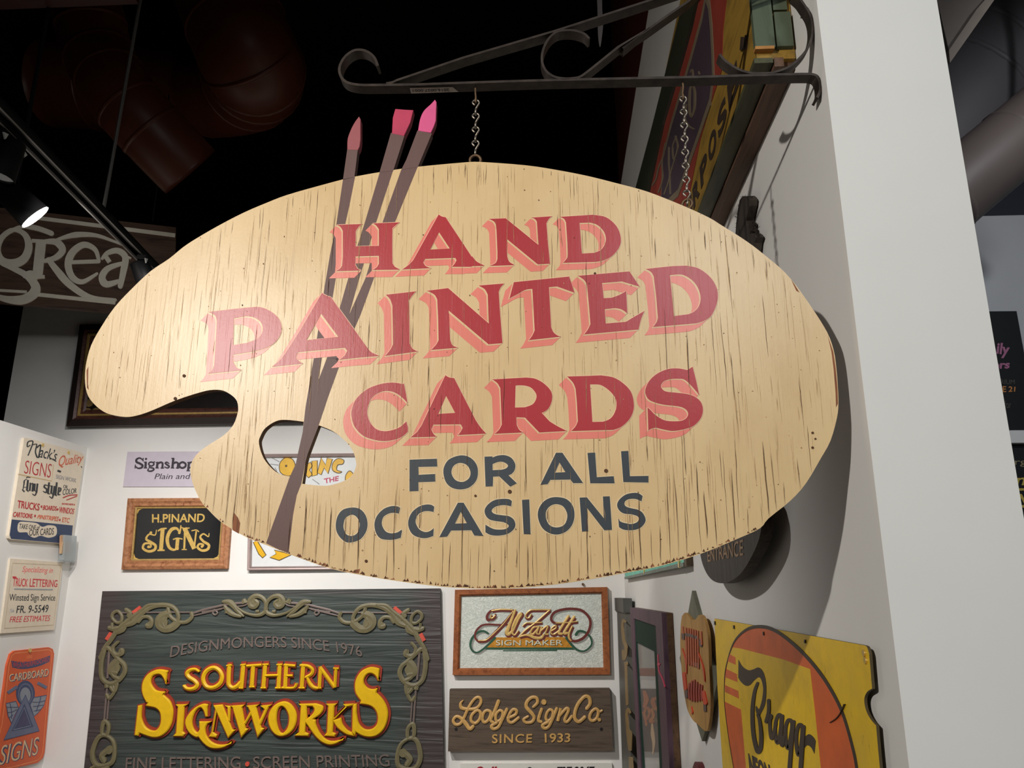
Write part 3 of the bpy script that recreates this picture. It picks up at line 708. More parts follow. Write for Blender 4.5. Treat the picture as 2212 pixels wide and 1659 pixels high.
olive = [((60,50,40), [(150,1190),(240,1000),(340,870),(460,690),(560,600),(680,500),(830,400),(960,300),(1110,285)]),
 ((30,40), [(190,1050),(310,890),(420,720)]),
 ((70,60,40), [(830,450),(960,350),(1100,300),(1240,290),(1370,320),(1450,400),(1480,500),(1460,560)]),
 ((50,90,60), [(560,640),(700,590),(800,480),(850,420)]), ((60,100,50), [(420,760),(520,700),(570,640)]),
 (110, [(1300,440),(1210,470),(1150,540),(1150,630),(1220,690),(1320,690),(1400,650),(1460,590)]), (60, [(1250,520),(1210,580),(1230,640)]),
 (45, [(1300,360),(1330,470),(1400,540),(1500,585),(1620,575),(1705,500),(1700,430)]),
 ((30,50,80), [(800,580),(870,500),(970,495),(1020,560),(1000,640),(960,640)]),
 (36, 'c', [(440,395),(510,470),(505,570),(430,590),(355,520),(360,440)]),
 (60, 'c', [(460,1220),(550,1310),(560,1440),(450,1580),(300,1630),(180,1540),(160,1350),(190,1150),(260,1010),(300,990),(230,1150),(215,1330),(260,1400),(330,1300)][:9]),
 (110, [(420,1260),(360,1330),(340,1420),(390,1440)]), ((40,60), [(330,1420),(370,1500),(440,1540)]),
 ((30,50,80), [(450,920),(370,1000),(370,1090),(430,1140),(510,1110),(510,1070)]),
 ((50,70), [(590,370),(650,420),(640,470)]), ((60,70), [(310,680),(370,700),(430,690)]), (30, [(350,590),(350,690)]),
 ((50,60), [(250,1640),(260,1700)]), ((45,50), [(430,1640),(390,1760),(330,1700)])]
cols = [(26, [(510,425),(1000,418),(1720,415)]), (36, [(1720,430),(1900,375),(2212,300)]), (24, [(1740,470),(2212,360)]), (24, 'c', [(2090,370),(2140,420),(2100,460),(2060,420)]), (34, [(295,1075),(265,1540)])]
cen = [((40,65,65,50), [(1075,340),(1065,230),(985,150),(880,140),(800,215),(810,300),(880,320),(930,260),(900,220)]), ((40,50,30,24), [(1085,350),(1030,430),(900,465),(720,425),(590,340)]), ((40,90,60,20), [(350,235),(450,240),(530,310),(600,400),(690,480)]), ((30,80,60,30), [(370,310),(430,390),(520,450),(640,485)]), ((30,40), [(410,330),(400,430)]), ((50,90), [(690,190),(720,260)]), ((40,30), [(900,400),(960,400)])]
cbar = [(34, [(-10,372),(200,325),(350,290),(450,280)]), (24, [(-10,412),(200,375),(350,345)]), (24, 'c', [(205,390),(245,425),(205,460),(165,425)]), (40, [(530,265),(700,250),(760,240)]), (24, [(560,320),(700,300),(770,260)])]
low = [((16,26,20), 'c', [(150,990),(190,1030),(195,1110),(170,1160),(90,1170),(60,1110),(80,1030),(110,990)]), (30, [(150,1080),(120,1110),(130,1140)]), ((20,16,22), 'c', [(140,900),(160,930),(150,985),(120,975),(125,920)]), (14, [(85,1170),(50,1190)]), (26, [(120,1190),(165,1180)]), ((14,18), [(190,690),(195,720),(165,760),(150,740)])]
lowb = [(11, [(150,690),(132,900)]), (9, [(160,770),(150,890)])]
b = MB()
for mr in (None, cx_):
    hh = T+.012
    strokes(s, b, O8, olive, T-.01, hh, 0, .004, mirror=mr, grow=16); strokes(s, b, P8, cen, T-.01, hh+.001, 0, .004, mirror=mr, grow=14); strokes(s, b, C3, low, T-.01, hh, 0, .004, mirror=mr, grow=4)
    for zm_, p, r in ((O8, (1210,600), 92), (O8, (400,1370), 92), (O8, (990,610), 40), (O8, (500,1080), 38), (P8, (850,250), 72), (C3, (165,1075), 24)):
        c = s.q(zm_(p))[0]; c = (2*mr-c[0], c[1]) if mr is not None else c; b.dot(c, r*s.px((400, 1400))/zm_.k, T-.01, hh+.003, 0)
    strokes(s, b, O8, cols, T-.01, hh-.003, 1, .002, mirror=mr); strokes(s, b, P8, cbar, T-.01, hh-.003, 1, .002, mirror=mr); strokes(s, b, C3, lowb, T-.01, hh-.003, 1, .002, mirror=mr)
    strokes(s, b, O8, [(52, [(695,425),(828,325)]), (62, [(250,885),(330,765)])], T-.01, hh-.002, 2, mirror=mr)
s.part('scrollwork', b, [OLIVE, GREYP, CORAL])
YEL = paint('carved_yellow_paint', (228, 182, 20), .42, .06, 30); BRICK = paint('brick_red_paint', (150, 56, 38), .5, .08)
Mz = Z(280,1420,7.3733); Nz = Z(560,1420,7.3733)
SIGNW = [
 (Mz((625,215),(600,250),(580,430))+Mz.s((580,430),(545,340),(500,280),(440,270),(370,300),(340,380),(360,450),(420,520),(500,540),(575,545))+Mz((545,600))+Mz.s((545,600),(640,690),(690,820),(690,950),(660,1080),(590,1190),(480,1265),(370,1275),(250,1240),(160,1205))+Mz((140,1250),(80,1245),(135,770),(200,755),(190,880))+Mz.s((190,880),(195,980),(250,1100),(340,1160),(420,1160),(480,1090),(500,980),(480,870),(420,810),(350,790),(255,775))+Mz((290,725))+Mz.s((270,720),(215,610),(195,500),(215,380),(290,270),(400,205),(500,190),(625,215)), []),
 (Mz((735,750),(930,745),(875,785),(850,1180),(885,1215),(850,1262),(690,1255),(740,1205),(770,790)), []),
 (Mz.s((1255,750),(1170,740),(1060,790),(960,880),(890,1000),(900,1110),(960,1210),(1050,1270),(1100,1270))+Mz.s((1100,1270),(1180,1370),(1280,1440),(1400,1455),(1520,1430),(1640,1345))+Mz.s((1640,1345),(1530,1385),(1400,1385),(1290,1330),(1220,1230),(1210,1130),(1240,1060))+Mz((1310,1020),(1110,1020),(1115,1150))+Mz.s((1115,1150),(1080,1195),(1030,1150),(1000,1060),(1010,960),(1060,850),(1130,800),(1180,850),(1210,945))+Mz((1240,940),(1240,800)), []),
 (Mz((1335,765),(1400,780),(1330,1190),(1395,1235),(1375,1275),(1260,1265),(1305,1195),(1375,800)), []),
 (Mz((1335,765),(1480,750),(1640,1150),(1690,1155),(1570,1285),(1390,880)), []),
 (Mz((1520,765),(1610,775),(1600,1020),(1570,1015),(1560,800)), []),
 (Mz((1610,770),(1830,755),(1795,800),(1850,1130),(1895,1140),(1780,1275),(1640,800)), []),
 (Mz((1850,1065),(1815,1060),(1930,850),(1965,870)), []),
 (Mz((1860,770),(2060,750),(2020,790),(2100,1120),(2150,1130),(2040,1270),(1920,860),(1890,800)), []),
 (Nz((20,770),(205,750),(155,790),(20,1090),(-30,1080),(85,830)), []),
 (Nz.c((390,700),(500,740),(580,850),(600,980),(560,1120),(470,1220),(360,1260),(260,1230),(180,1130),(145,990),(170,860),(260,750)), [Nz.c((370,780),(430,830),(475,950),(460,1100),(400,1190),(350,1200),(310,1140),(280,1000),(290,870),(320,800))]),
 (Nz((625,740),(900,732))+Nz.s((900,732),(1010,770),(1020,840),(960,920),(860,985))+Nz((905,995))+Nz.s((905,995),(910,1080),(980,1220),(1080,1310),(1200,1330),(1360,1290))+Nz.s((1360,1290),(1240,1370),(1120,1395),(1000,1350),(900,1260),(820,1150),(745,1045))+Nz((735,1190),(790,1215),(780,1255),(560,1245),(635,1190),(665,780)), [Nz((760,780),(850,780))+Nz.s((850,780),(880,830),(850,900),(765,975))]),
 (Nz((1060,740),(1240,735),(1200,780),(1175,1190),(1225,1215),(1200,1262),(1035,1250),(1080,1195),(1100,780)), []),
 (Nz((1335,745),(1520,735),(1475,775),(1380,800),(1205,985),(1175,980),(1375,790)), []),
 (Nz((1180,1000),(1310,960))+Nz.s((1310,960),(1330,1060),(1400,1150),(1480,1195))+Nz((1510,1255))+Nz.s((1510,1255),(1400,1230),(1280,1150),(1210,1070),(1180,1000)), []),
 (Nz((1920,180),(1897,380))+Nz.s((1897,380),(1860,300),(1790,255),(1720,270),(1670,350),(1680,430),(1740,490),(1820,505),(1890,485))+Nz((1870,560))+Nz.s((1870,560),(1980,680),(2045,820),(2050,960),(2000,1120),(1900,1230),(1780,1270),(1650,1250),(1540,1190))+Nz((1530,1255),(1480,1190),(1490,745),(1555,735),(1555,880))+Nz.s((1555,880),(1590,1050),(1680,1140),(1790,1140),(1870,1070),(1890,960),(1860,850),(1770,770),(1605,740))+Nz((1620,690))+Nz.s((1620,690),(1540,570),(1525,430),(1560,310),(1640,210),(1760,155),(1850,160),(1920,180)), []),
]
SOUTH_M = [((40,62,62,50), [(1115,215),(1060,185),(980,200),(935,250),(965,310),(1050,365),(1095,425),(1060,480),(990,500),(930,490),(890,455)]),
 (62, 'c', [(1345,160),(1440,200),(1490,300),(1455,410),(1350,475),(1240,455),(1190,340),(1235,220)]),
 (62, [(1605,130),(1595,300),(1600,430),(1660,478),(1730,450),(1780,400)]), (62, 'l', [(1828,120),(1795,488)]), (34, 'l', [(1562,132),(1650,122)]), (34, 'l', [(1785,122),(1868,112)]), (30, 'l', [(1760,484),(1822,488)]),
 (46, 'l', [(1880,135),(2120,118)]), (60, 'l', [(1985,125),(1962,468)]), (34, 'l', [(1925,468),(2008,466)])]
SOUTH_N = [(60, 'l', [(112,112),(82,482)]), (60, 'l', [(342,112),(322,482)]), (42, 'l', [(110,287),(330,282)]), (34, 'l', [(72,114),(165,110)]), (34, 'l', [(295,116),(385,112)]), (34, 'l', [(42,484),(125,482)]), (34, 'l', [(272,484),(360,482)]),
 (60, 'l', [(445,115),(428,478)]), (44, 'l', [(410,118),(590,132)]), (40, 'l', [(440,287),(548,288)]), (42, [(388,480),(560,482),(605,425)]),
 (60, 'l', [(715,125),(690,482)]), (50, [(680,125),(790,135),(862,190),(845,260),(765,310)]), ((40,60,50), [(775,310),(815,400),(870,465),(930,486)]), (34, 'l', [(645,484),(738,484)]),
 (52, 'l', [(990,150),(970,482)]), (56, 'l', [(978,150),(1215,472)]), (46, 'l', [(1235,172),(1216,472)]), (32, 'l', [(1192,172),(1280,176)]), (30, 'l', [(928,485),(1002,485)])]
b = MB(); k_ = s.px((575,1500))
for i, (P, hs) in enumerate(SIGNW):
    e = i*.00003
    for r in [P]+hs: b.ribbon([(x+.8*k_, y+1.2*k_) for x, y in s.q(dedupe(r), T+.02)], 8.5*k_, T-.005, T+.012+e, True, 1)
    b.prism(s.q(P, T+.02), T, T+.028+e, [s.q(r, T+.02) for r in hs], 0, back=False, chamfer=.006)
strokes(s, b, Mz, SOUTH_M, T-.005, T+.010, 1, grow=58, dx=6, dy=-8); strokes(s, b, Nz, SOUTH_N, T-.005, T+.0102, 1, grow=58, dx=6, dy=-8)
strokes(s, b, Mz, SOUTH_M, T, T+.018, 0, .008); strokes(s, b, Nz, SOUTH_N, T, T+.0182, 0, .008)
s.part('raised_lettering', b, [YEL, BRICK])
b = MB()
put(s, b, 'DESIGNMONGERS SINCE 1976', [(371,1396),(780,1396),(784,1419),(368,1420)], T-.005, T+.008, bend=.92, bold=-.004)
put(s, b, 'FINE LETTERING', [(274,1636),(520,1634),(521,1660),(272,1663)], T-.005, T+.008)
put(s, b, 'SCREEN PRINTING', [(548,1634),(840,1629),(843,1655),(548,1660)], T-.005, T+.008)
b.dot(s.q([(535,1650)])[0], .013, T, T+.008, 1)
s.part('small_lettering', b, [GREYP, CORAL])

# ------------------------------------------------ framed glass sign with scrolled script
s = Sign('framed_script_sign', 'oak framed pearly glass sign with gold script and green ribbon on the back wall', 'sign', BACK, (1148, 1363), .035)
OAK = wood('red_oak_frame', (158, 92, 52), (120, 64, 34), 1.5, (12, 12, 3))
outer = [(983,1274),(1312,1268),(1318,1457),(978,1458)]
fo, inn = frame_parts(s, outer, .038, [OAK], 0, .042)
pe = NT('pearl_swirl'); nz = pe.noise(pe.coord((14, 14, 1)), 2.0, 4, .6, 3.5)
pe.bump(nz, .6, .01); PEARL = pe.done(pe.ramp(nz, (.3, lin((196,202,194))), (.55, lin((222,226,218))), (.75, lin((238,240,232)))), .35, 0, .5)
b = MB(); b.prism([(x, y) for x, y in inn], 0, .018); s.part('backing_panel', b, PEARL); T = .018
s.t = T; Q = Z(1000,1290,7.3733)
MAR = paint('maroon_paint', (112, 44, 38), .45, .1); DGREEN = paint('bottle_green_paint', (44, 88, 66), .45, .1); SHAD = paint('grey_drop_shade_paint', (150, 150, 144), .5, .05)
maroon = [((34,44,30), [(520,280),(500,320),(450,350),(395,360),(390,290),(460,215),(600,205),(780,215)]), ((36,30,30), [(820,215),(640,420),(470,600),(360,690),(260,710),(195,640),(210,540),(300,450),(420,432),(560,440),(760,437)]),
 (40, [(1560,425),(1440,400),(1405,330),(1460,240),(1600,195),(1750,185),(1900,215),(2005,320),(2030,430),(1990,560),(1900,660),(1780,700),(1700,660),(1690,590)])]
gold = [((26,30,20), [(512,290),(470,330),(440,325),(455,280)]), (26, [(460,215),(600,195),(790,200)]), (22, [(800,220),(640,430),(480,590),(370,680),(250,690)]), ((40,70,40), [(832,205),(745,430),(700,550),(725,590),(780,540)]),
 ((30,50,24), [(800,540),(880,360),(930,275),(900,270),(840,360),(790,480),(785,560),(825,600),(885,530)]), (26, [(1090,270),(1060,320),(1020,330),(1000,285),(1070,210),(1200,200),(1390,200)]), (28, [(1380,205),(1160,400),(1000,520),(900,625)]),
 (24, [(950,460),(1010,410),(1120,410),(1255,400)]), ((24,56,40), [(900,630),(1020,600),(1150,645),(1245,645),(1280,600)]), ((34,40,26), [(1205,470),(1125,480),(1075,560),(1110,590),(1180,520),(1215,460),(1175,570),(1215,590)]),
 (34, [(1255,465),(1220,590)]), (30, [(1235,540),(1320,468),(1350,475),(1310,580),(1355,588)]), (28, [(1400,540),(1480,490),(1470,450),(1410,500),(1400,570),(1450,590),(1520,540)]), (44, [(1680,300),(1565,480),(1525,570),(1575,580)]), (44, [(1770,310),(1645,500),(1612,575),(1660,570)]),
 (24, [(1480,410),(1650,405),(1820,385)]), ((30,40,30), [(1740,460),(1690,570),(1690,650),(1720,690)])]
green = [((30,40,24,40), [(400,575),(330,540),(240,560),(150,650),(118,760),(150,850),(230,880),(330,820),(420,740),(510,650)]), ((44,30,24,44), [(1800,595),(1850,540),(1950,560),(2035,650),(2045,760),(1950,850),(1850,850),(1750,780),(1650,650)])]
b = MB()
for items in (maroon, gold, green): strokes(s, b, Q, items, T, T+.0006, 4, dx=22, dy=20, grow=6)
strokes(s, b, Q, green, T, T+.0016, 3)
b.prism(s.q(Q((350,835),(1805,838),(1740,798),(380,800))), T, T+.0014, mi=3); b.prism(s.q(Q((520,640),(1620,635),(1740,800),(380,800))), T, T+.0018, mi=2)
b.prism(s.q(Q((640,845),(1500,840),(1500,858),(640,860))), T, T+.0014, mi=3)
strokes(s, b, Q, gold, T, T+.0022, 1, dx=12, dy=14, grow=24); strokes(s, b, Q, maroon, T, T+.0024, 1)
strokes(s, b, Q, gold, T, T+.0042, 0, .0012, grow=-7)
put(s, b, 'SIGN MAKER', quad(Q,(530,685),(1590,682),(1590,768),(530,772)), T, T+.0060, 3, bold=.03)
put(s, b, 'SIGN MAKER', quad(Q,(526,683),(1584,680),(1584,764),(526,768)), T, T+.0066, 5, bold=-.015)
s.part('lettering', b, [paint('bright_gold_leaf', (224, 186, 112), .35, .15, 60, metal=.15), MAR, paint('amber_gold_band', (206, 142, 48), .4, .25, 50, metal=.2), DGREEN, SHAD, paint('pearl_white_letter', (222, 222, 206), .4)])
tag(obj('wall_hook', (lambda b: (b.tube([BACK.world(1259,1262,.001), BACK.world(1259,1262,.02)], .008, 8), b)[1])(MB()), M['rust']), 'small rusty hook in the white wall above the oak framed script sign', 'hook')

# ------------------------------------------------ brown plank sign with gold script
s = Sign('plank_sign', 'weathered brown plank sign with raised gold script below the oak framed sign', 'sign', BACK, (1145, 1555), .06)
R5 = Z(960,1480,5.821)
PLANK = wood('weathered_brown_plank', (96, 82, 70), (70, 58, 48), 1.2, (2, 26, 26), .75, .5)
s.part('board', s.slab(R5((65,55),(2078,45),(2100,400),(2120,826),(700,832),(45,834))), PLANK); T = s.t
lodge = [((14,44,36,34,34,36,36,34,50,40), [(238,190),(205,225),(215,280),(290,298),(400,288),(458,220),(450,160),(400,155),(340,220),(290,310),(250,400),(200,480),(140,490),(112,440),(150,392),(210,412),(270,480),(320,545),(362,515)]),
 (36, 'c', [(410,315),(455,345),(445,420),(390,475),(338,445),(345,375)]), (36, 'c', [(540,315),(585,345),(555,430),(505,465),(478,420),(495,345)]), ((44,40,34), [(680,200),(630,330),(582,430),(615,468)]),
 (34, 'c', [(700,315),(735,345),(715,420),(670,452),(645,420),(655,355)]), (38, [(785,300),(730,420),(680,520),(620,548),(592,512),(655,470)]), (36, [(800,410),(890,370),(908,318),(862,305),(815,370),(803,440),(850,468),(932,408)]),
 ((34,40,44,36,30), [(1120,270),(1168,220),(1160,160),(1100,152),(1042,200),(1030,270),(1090,340),(1128,400),(1100,458),(1030,468),(995,430),(1050,392)]), (38, [(1222,300),(1182,430),(1215,458)]),
 (34, 'c', [(1330,305),(1365,335),(1348,410),(1303,446),(1275,410),(1293,340)]), (38, [(1412,292),(1350,440),(1310,518),(1262,540),(1232,502),(1300,462)]), (38, 'l', [(1462,288),(1425,450)]), (36, [(1440,390),(1530,292),(1560,315),(1512,430),(1542,458),(1602,390)]),
 (42, [(1790,290),(1830,230),(1818,155),(1762,142),(1682,230),(1640,340),(1642,420),(1692,456),(1762,400)]), (36, 'c', [(1900,295),(1935,330),(1915,410),(1862,446),(1825,410),(1845,340)]), (28, [(1930,312),(1955,330),(1978,318)])]
b = MB(); strokes(s, b, R5, lodge, T, T+.007, 0, .003)
kk = s.px((1145,1555))/5.821
b.dot(s.q(R5((1250,210)))[0], 34*kk, T, T+.008, 0); b.dot(s.q(R5((1946,432)))[0], 22*kk, T, T+.008, 0)
put(s, b, 'SINCE', quad(R5,(600,615),(1105,612),(1100,722),(600,730)), T, T+.006, 0, bold=.012, space=1.15)
put(s, b, '1933', quad(R5,(1260,606),(1585,603),(1580,716),(1265,722)), T, T+.006, 0, bold=.012)
s.part('raised_lettering', b, paint('old_gold_paint', (206, 162, 96), .45, .12, 40))
for p in ((148,556),(1975,555)):
    b = MB(); b.dot(s.q(R5(p))[0], 22*kk, T, T+.0006); s.part('screw_hole', b, INK)

# ------------------------------------------------ white panel cut by the frame's lower edge
s = Sign('white_panel_sign', 'white painted panel with red and black lettering under the brown plank sign', 'sign', BACK, (1160, 1670), .02)
s.part('board', s.slab(R5((200,990),(2108,984),(2130,1700),(170,1720))), paint('old_white_panel', (226, 224, 216), .55, .05, 12)); T = s.t
b = MB()
put(s, b, 'Colby', quad(R5,(385,1022),(800,1020),(700,1330),(300,1330)), T, T+.002, 0, bold=.03)
put(s, b, 'S', quad(R5,(1030,1030),(1110,1030),(1100,1250),(1020,1250)), T, T+.002, 1, bold=.02)
put(s, b, '727-2047', quad(R5,(1420,1026),(1890,1022),(1870,1150),(1400,1155)), T, T+.002, 1, bold=.04)
s.part('lettering', b, [paint('deep_red_ink', (160, 34, 46), .5), INK])

# ------------------------------------------------ gilded black glass sign
Z3 = Z(250,960,5.923)
s = Sign('black_glass_sign', 'wood framed black glass sign with gilt lettering left of the palette on the back wall', 'sign', BACK, (380, 1155), .03)
outer = Z3((152,690),(1490,682),(1425,1590),(72,1602))
cx = [(152,690),(1490,682),(1425,1590),(72,1602)]
PINE = wood('reddish_pine_frame', (176, 122, 84), (128, 76, 50), 1.5, (14, 14, 4))
oq = s.q(outer)
def lerpq(q, f):
    c = (sum(p[0] for p in q)/4, sum(p[1] for p in q)/4)
    d = f
    out = []
    for i in range(4):
        p = Vector(q[i]); a = (Vector(q[i-1])-p).normalized(); e = (Vector(q[(i+1) % 4])-p).normalized()
        out.append(tuple(p+(a+e)*d))
    return out
def mitred(s, q, steps, mats, name):
    """frame swept through (inset, height) steps round quad q"""
    b = MB(); rings = [[(*p, h) for p in lerpq(q, d)] for d, h in steps]
    cw = area(q) < 0
    for i in range(len(steps)-1):
        f = [(k, (k+1) % 4, 4+(k+1) % 4, 4+k) for k in range(4)]
        b.add(rings[i]+rings[i+1], [t[::-1] for t in f] if cw else f, min(i, len(mats)-1))
    return s.part(name, b, mats)
mitred(s, oq, [(0, 0), (0, .03), (.02, .038), (.035, .03), (.05, .034), (.058, .02)], [PINE], 'frame')
mitred(s, lerpq(oq, .056), [(0, 0), (0, .026), (.010, .024), (.010, 0)], [GOLD], 'gilt_slip')
BLK = paint('black_glass', (26, 26, 28), .08, .1, spec=.6)
b = MB(); b.prism(lerpq(oq, .06), .006, .014); s.part('glass_panel', b, BLK); T = .014; s.t = T
b = MB()
put(s, b, 'H.PINAND', quad(Z3,(465,892),(1145,885),(1135,995),(465,1003)), T, T+.001, bold=.02)
pin = [((10,20,34,34,30,24,14), [(522,1095),(505,1160),(430,1150),(392,1210),(450,1250),(510,1295),(495,1350),(420,1368),(352,1330),(370,1272),(440,1270),(452,1310),(420,1322)]), (50, 'l', [(602,1085),(580,1350)]), (20, [(548,1105),(590,1080),(645,1075)]), (20, 'l', [(535,1356),(628,1354)]),
 ((14,24,44,44,34,20), [(835,1040),(822,1120),(780,1075),(710,1095),(662,1200),(682,1310),(740,1348),(800,1330)]), (44, 'l', [(795,1205),(782,1350)]), (16, [(740,1215),(790,1200),(850,1210)]), (24, 'l', [(888,1085),(878,1340)]), (56, 'l', [(880,1070),(1008,1335)]), (20, 'l', [(1032,1110),(1005,1335)]), (14, [(975,1105),(1030,1095),(1062,1115)]), (14, 'l', [(845,1345),(910,1345)]), (16, [(850,1065),(880,1075),(940,1070)]),
 ((10,20,34,34,26,14), [(1195,1140),(1185,1180),(1125,1145),(1082,1185),(1122,1240),(1190,1285),(1178,1340),(1110,1358),(1050,1320),(1070,1275),(1122,1282),(1115,1310)])]
strokes(s, b, Z3, pin, T, T+.0012, 0)
for p in ((450,1130),(815,1130),(420,1310),(1105,1305)): b.dot(s.q(Z3(p))[0], 18*s.px((380,1150))/5.923, T, T+.0014)
bl = lerpq(oq, .066)
for i in range(4):
    p = Vector(bl[i]); a = (Vector(bl[i-1])-p).normalized()*.035; e = (Vector(bl[(i+1) % 4])-p).normalized()*.035
    b.prism([tuple(p), tuple(p+a), tuple(p+(a+e)*.3), tuple(p+e)], T, T+.001)
s.part('lettering', b, paint('gilt_letter', (214, 178, 98), .35, .15, 60, metal=.15))

# ------------------------------------------------ lilac exhibit placard
s = Sign('placard', 'pale lilac printed placard above the black glass sign, half hidden by the palette', 'placard', BACK, (345, 1013), .008)
s.part('board', s.slab(Z3((150,93),(1700,86),(1690,540),(92,541))), paint('lilac_card', (206, 196, 208), .6, .03)); T = s.t
sg = [((12,26,26,12), [(352,205),(310,175),(268,192),(268,225),(310,245),(343,270),(330,298),(285,305),(250,278)]), (9, 'l', [(352,172),(350,218)]), (9, 'l', [(252,258),(248,308)]),
 (26, 'l', [(386,226),(380,300)]), (9, 'l', [(360,229),(395,224)]), (9, 'l', [(358,302),(404,302)]), (16, 'c', [(455,226),(486,240),(485,262),(455,276),(425,260),(427,238)]), ((10,18,18,10), [(438,278),(430,293),(480,305),(486,325),(450,343),(412,335),(422,310)]), (12, [(483,230),(503,222)]),
 (26, 'l', [(536,230),(528,300)]), (22, [(540,246),(575,230),(600,244),(596,300)]), (9, 'l', [(512,233),(545,227)]), (9, 'l', [(508,302),(552,302)]), (9, 'l', [(575,302),(620,302)]), ((10,20,20,10), [(682,245),(655,228),(636,242),(660,262),(684,282),(664,302),(628,288)]),
 (26, 'l', [(738,178),(726,300)]), (22, [(735,246),(770,230),(797,245),(792,300)]), (9, 'l', [(712,180),(748,176)]), (9, 'l', [(705,302),(750,302)]), (9, 'l', [(770,302),(815,302)]), (24, 'c', [(855,228),(893,248),(890,284),(852,302),(817,282),(818,248)]),
 (26, 'l', [(938,230),(926,336)]), (20, [(940,242),(972,228),(1008,250),(992,292),(942,298)]), (9, 'l', [(905,338),(950,338)]), (9, 'l', [(915,232),(948,228)]), ((10,20,20,10), [(1080,245),(1055,228),(1036,242),(1060,262),(1084,282),(1064,302),(1028,288)])]
b = MB(); strokes(s, b, Z3, sg, T, T+.0008, grow=3); b.dot(s.q(Z3((388,186)))[0], 15*s.px((345,1013))/5.923, T, T+.0008)
put(s, b, 'Plain and', quad(Z3,(517,374),(958,372),(938,442),(495,444)), T, T+.0008)
put(s, b, 'Fancy', quad(Z3,(990,372),(1230,372),(1215,442),(970,444)), T, T+.0008)
s.part('lettering', b, paint('grey_print_ink', (64, 58, 66), .6))

# ------------------------------------------------ large dark gilt frame behind the palette's thumb end
F5 = Z(130,690,5.53)
s = Sign('ornate_framed_sign', 'large mahogany framed black panel with gilt beading behind the left end of the palette', 'sign', BACK, (330, 810), .06)
q = s.q([(172,701),(800,689),(800,911),(143,921)], .05)
MAH = wood('mahogany_frame', (88, 54, 46), (52, 32, 28), 1.5, (16, 16, 4), .4)
mitred(s, q, [(0, 0), (0, .05), (.045, .062), (.06, .05), (.10, .044), (.115, .036)], [paint('ebonised_edge', (46, 36, 33), .45), paint('ebonised_edge', (46, 36, 33), .45), MAH], 'frame')
mitred(s, lerpq(q, .066), [(0, .04), (.004, .056), (.016, .056), (.02, .04)], [GOLD], 'gilt_bead')
b = MB(); b.prism(lerpq(q, .11), .01, .025); s.part('panel', b, paint('black_lacquer', (34, 29, 27), .25, .15, spec=.5)); s.t = T = .025
b = MB()
for p, r in (((350,1000),46),((330,1110),50),((430,1115),58),((520,1140),40)): b.dot(s.q(F5(p))[0], r*s.px((200,880))/5.53, T, T+.006)
b.prism(s.q(F5((1100,1096),(2900,1094),(2900,1110),(1100,1112))), T, T+.002, mi=1)
s.part('gilt_ornament', b, [paint('dull_gilt', (132, 108, 66), .5, .3), paint('pale_gilt_line', (148, 132, 104), .5)])

# ------------------------------------------------ white framed cartoon-lettered panel seen through the thumb hole
T5 = Z(540,880,4.738)
s = Sign('cartoon_letter_sign', 'framed white panel with fat yellow letters, seen through the palette thumb hole', 'sign', BACK, (700, 1105), .03)
q = s.q([(539,981),(900,978),(900,1229),(534,1232)], .03)
mitred(s, q, [(0, 0), (0, .032), (.006, .034), (.012, .032), (.02, .036), (.024, .02)], [paint('silver_pink_frame', (170, 150, 146), .35, .08, metal=.3)], 'frame')
b = MB(); b.prism(lerpq(q, .022), .004, .016); s.part('panel', b, paint('white_gloss_panel', (222, 224, 224), .18, .03, spec=.6)); s.t = T = .016
CY = paint('golden_yellow_paint', (222, 172, 28), .4, .1); CO = paint('dark_outline_paint', (92, 70, 30), .5); CR_ = paint('raspberry_paint', (188, 62, 92), .5)
b = MB()
for P in (T5.c((380,515),(440,535),(465,610),(430,690),(370,700),(310,660),(305,580),(340,530)), T5((590,580),(620,560),(640,600),(610,640),(640,690),(600,720),(570,690)), T5((635,550),(690,545),(690,690),(635,705)), T5((690,670),(730,515),(775,590),(790,520),(845,530),(800,680),(760,620),(730,690)),
          T5.c((900,525),(960,540),(950,580),(900,590),(890,640),(940,660),(900,672),(845,640),(850,570)), T5.c((1020,650),(1060,690),(1050,760),(985,760),(980,700)),
          T5((35,1380),(75,1365),(165,1510),(130,1540),(90,1500)), T5((250,1460),(330,1480),(420,1510),(300,1565),(205,1535),(270,1500))):
    b.prism(s.q(P), T, T+.003, mi=0); b.ribbon(s.q(dedupe(P)), 1.6*s.px((650,1010)), T, T+.0036, True, 1)
b.dot(s.q(T5((372,600)))[0], .008, T, T+.004, 1)
put(s, b, 'THE', quad(T5,(755,730),(910,700),(905,750),(765,780)), T, T+.002, 2, bold=.02)
strokes(s, b, T5, [(8, 'l', [(640,735),(710,785)]), (8, 'l', [(220,515),(300,555)]), (8, 'l', [(210,580),(290,590)]), (10, [(255,620),(275,650)])], T, T+.002, 3)
s.part('lettering', b, [CY, CO, CR_, paint('grey_brush_line', (150, 150, 150), .5)])
# ================================================================== right wall
V4 = Z(1560,1400,6.404); W3 = Z(1300,1140,3.16)
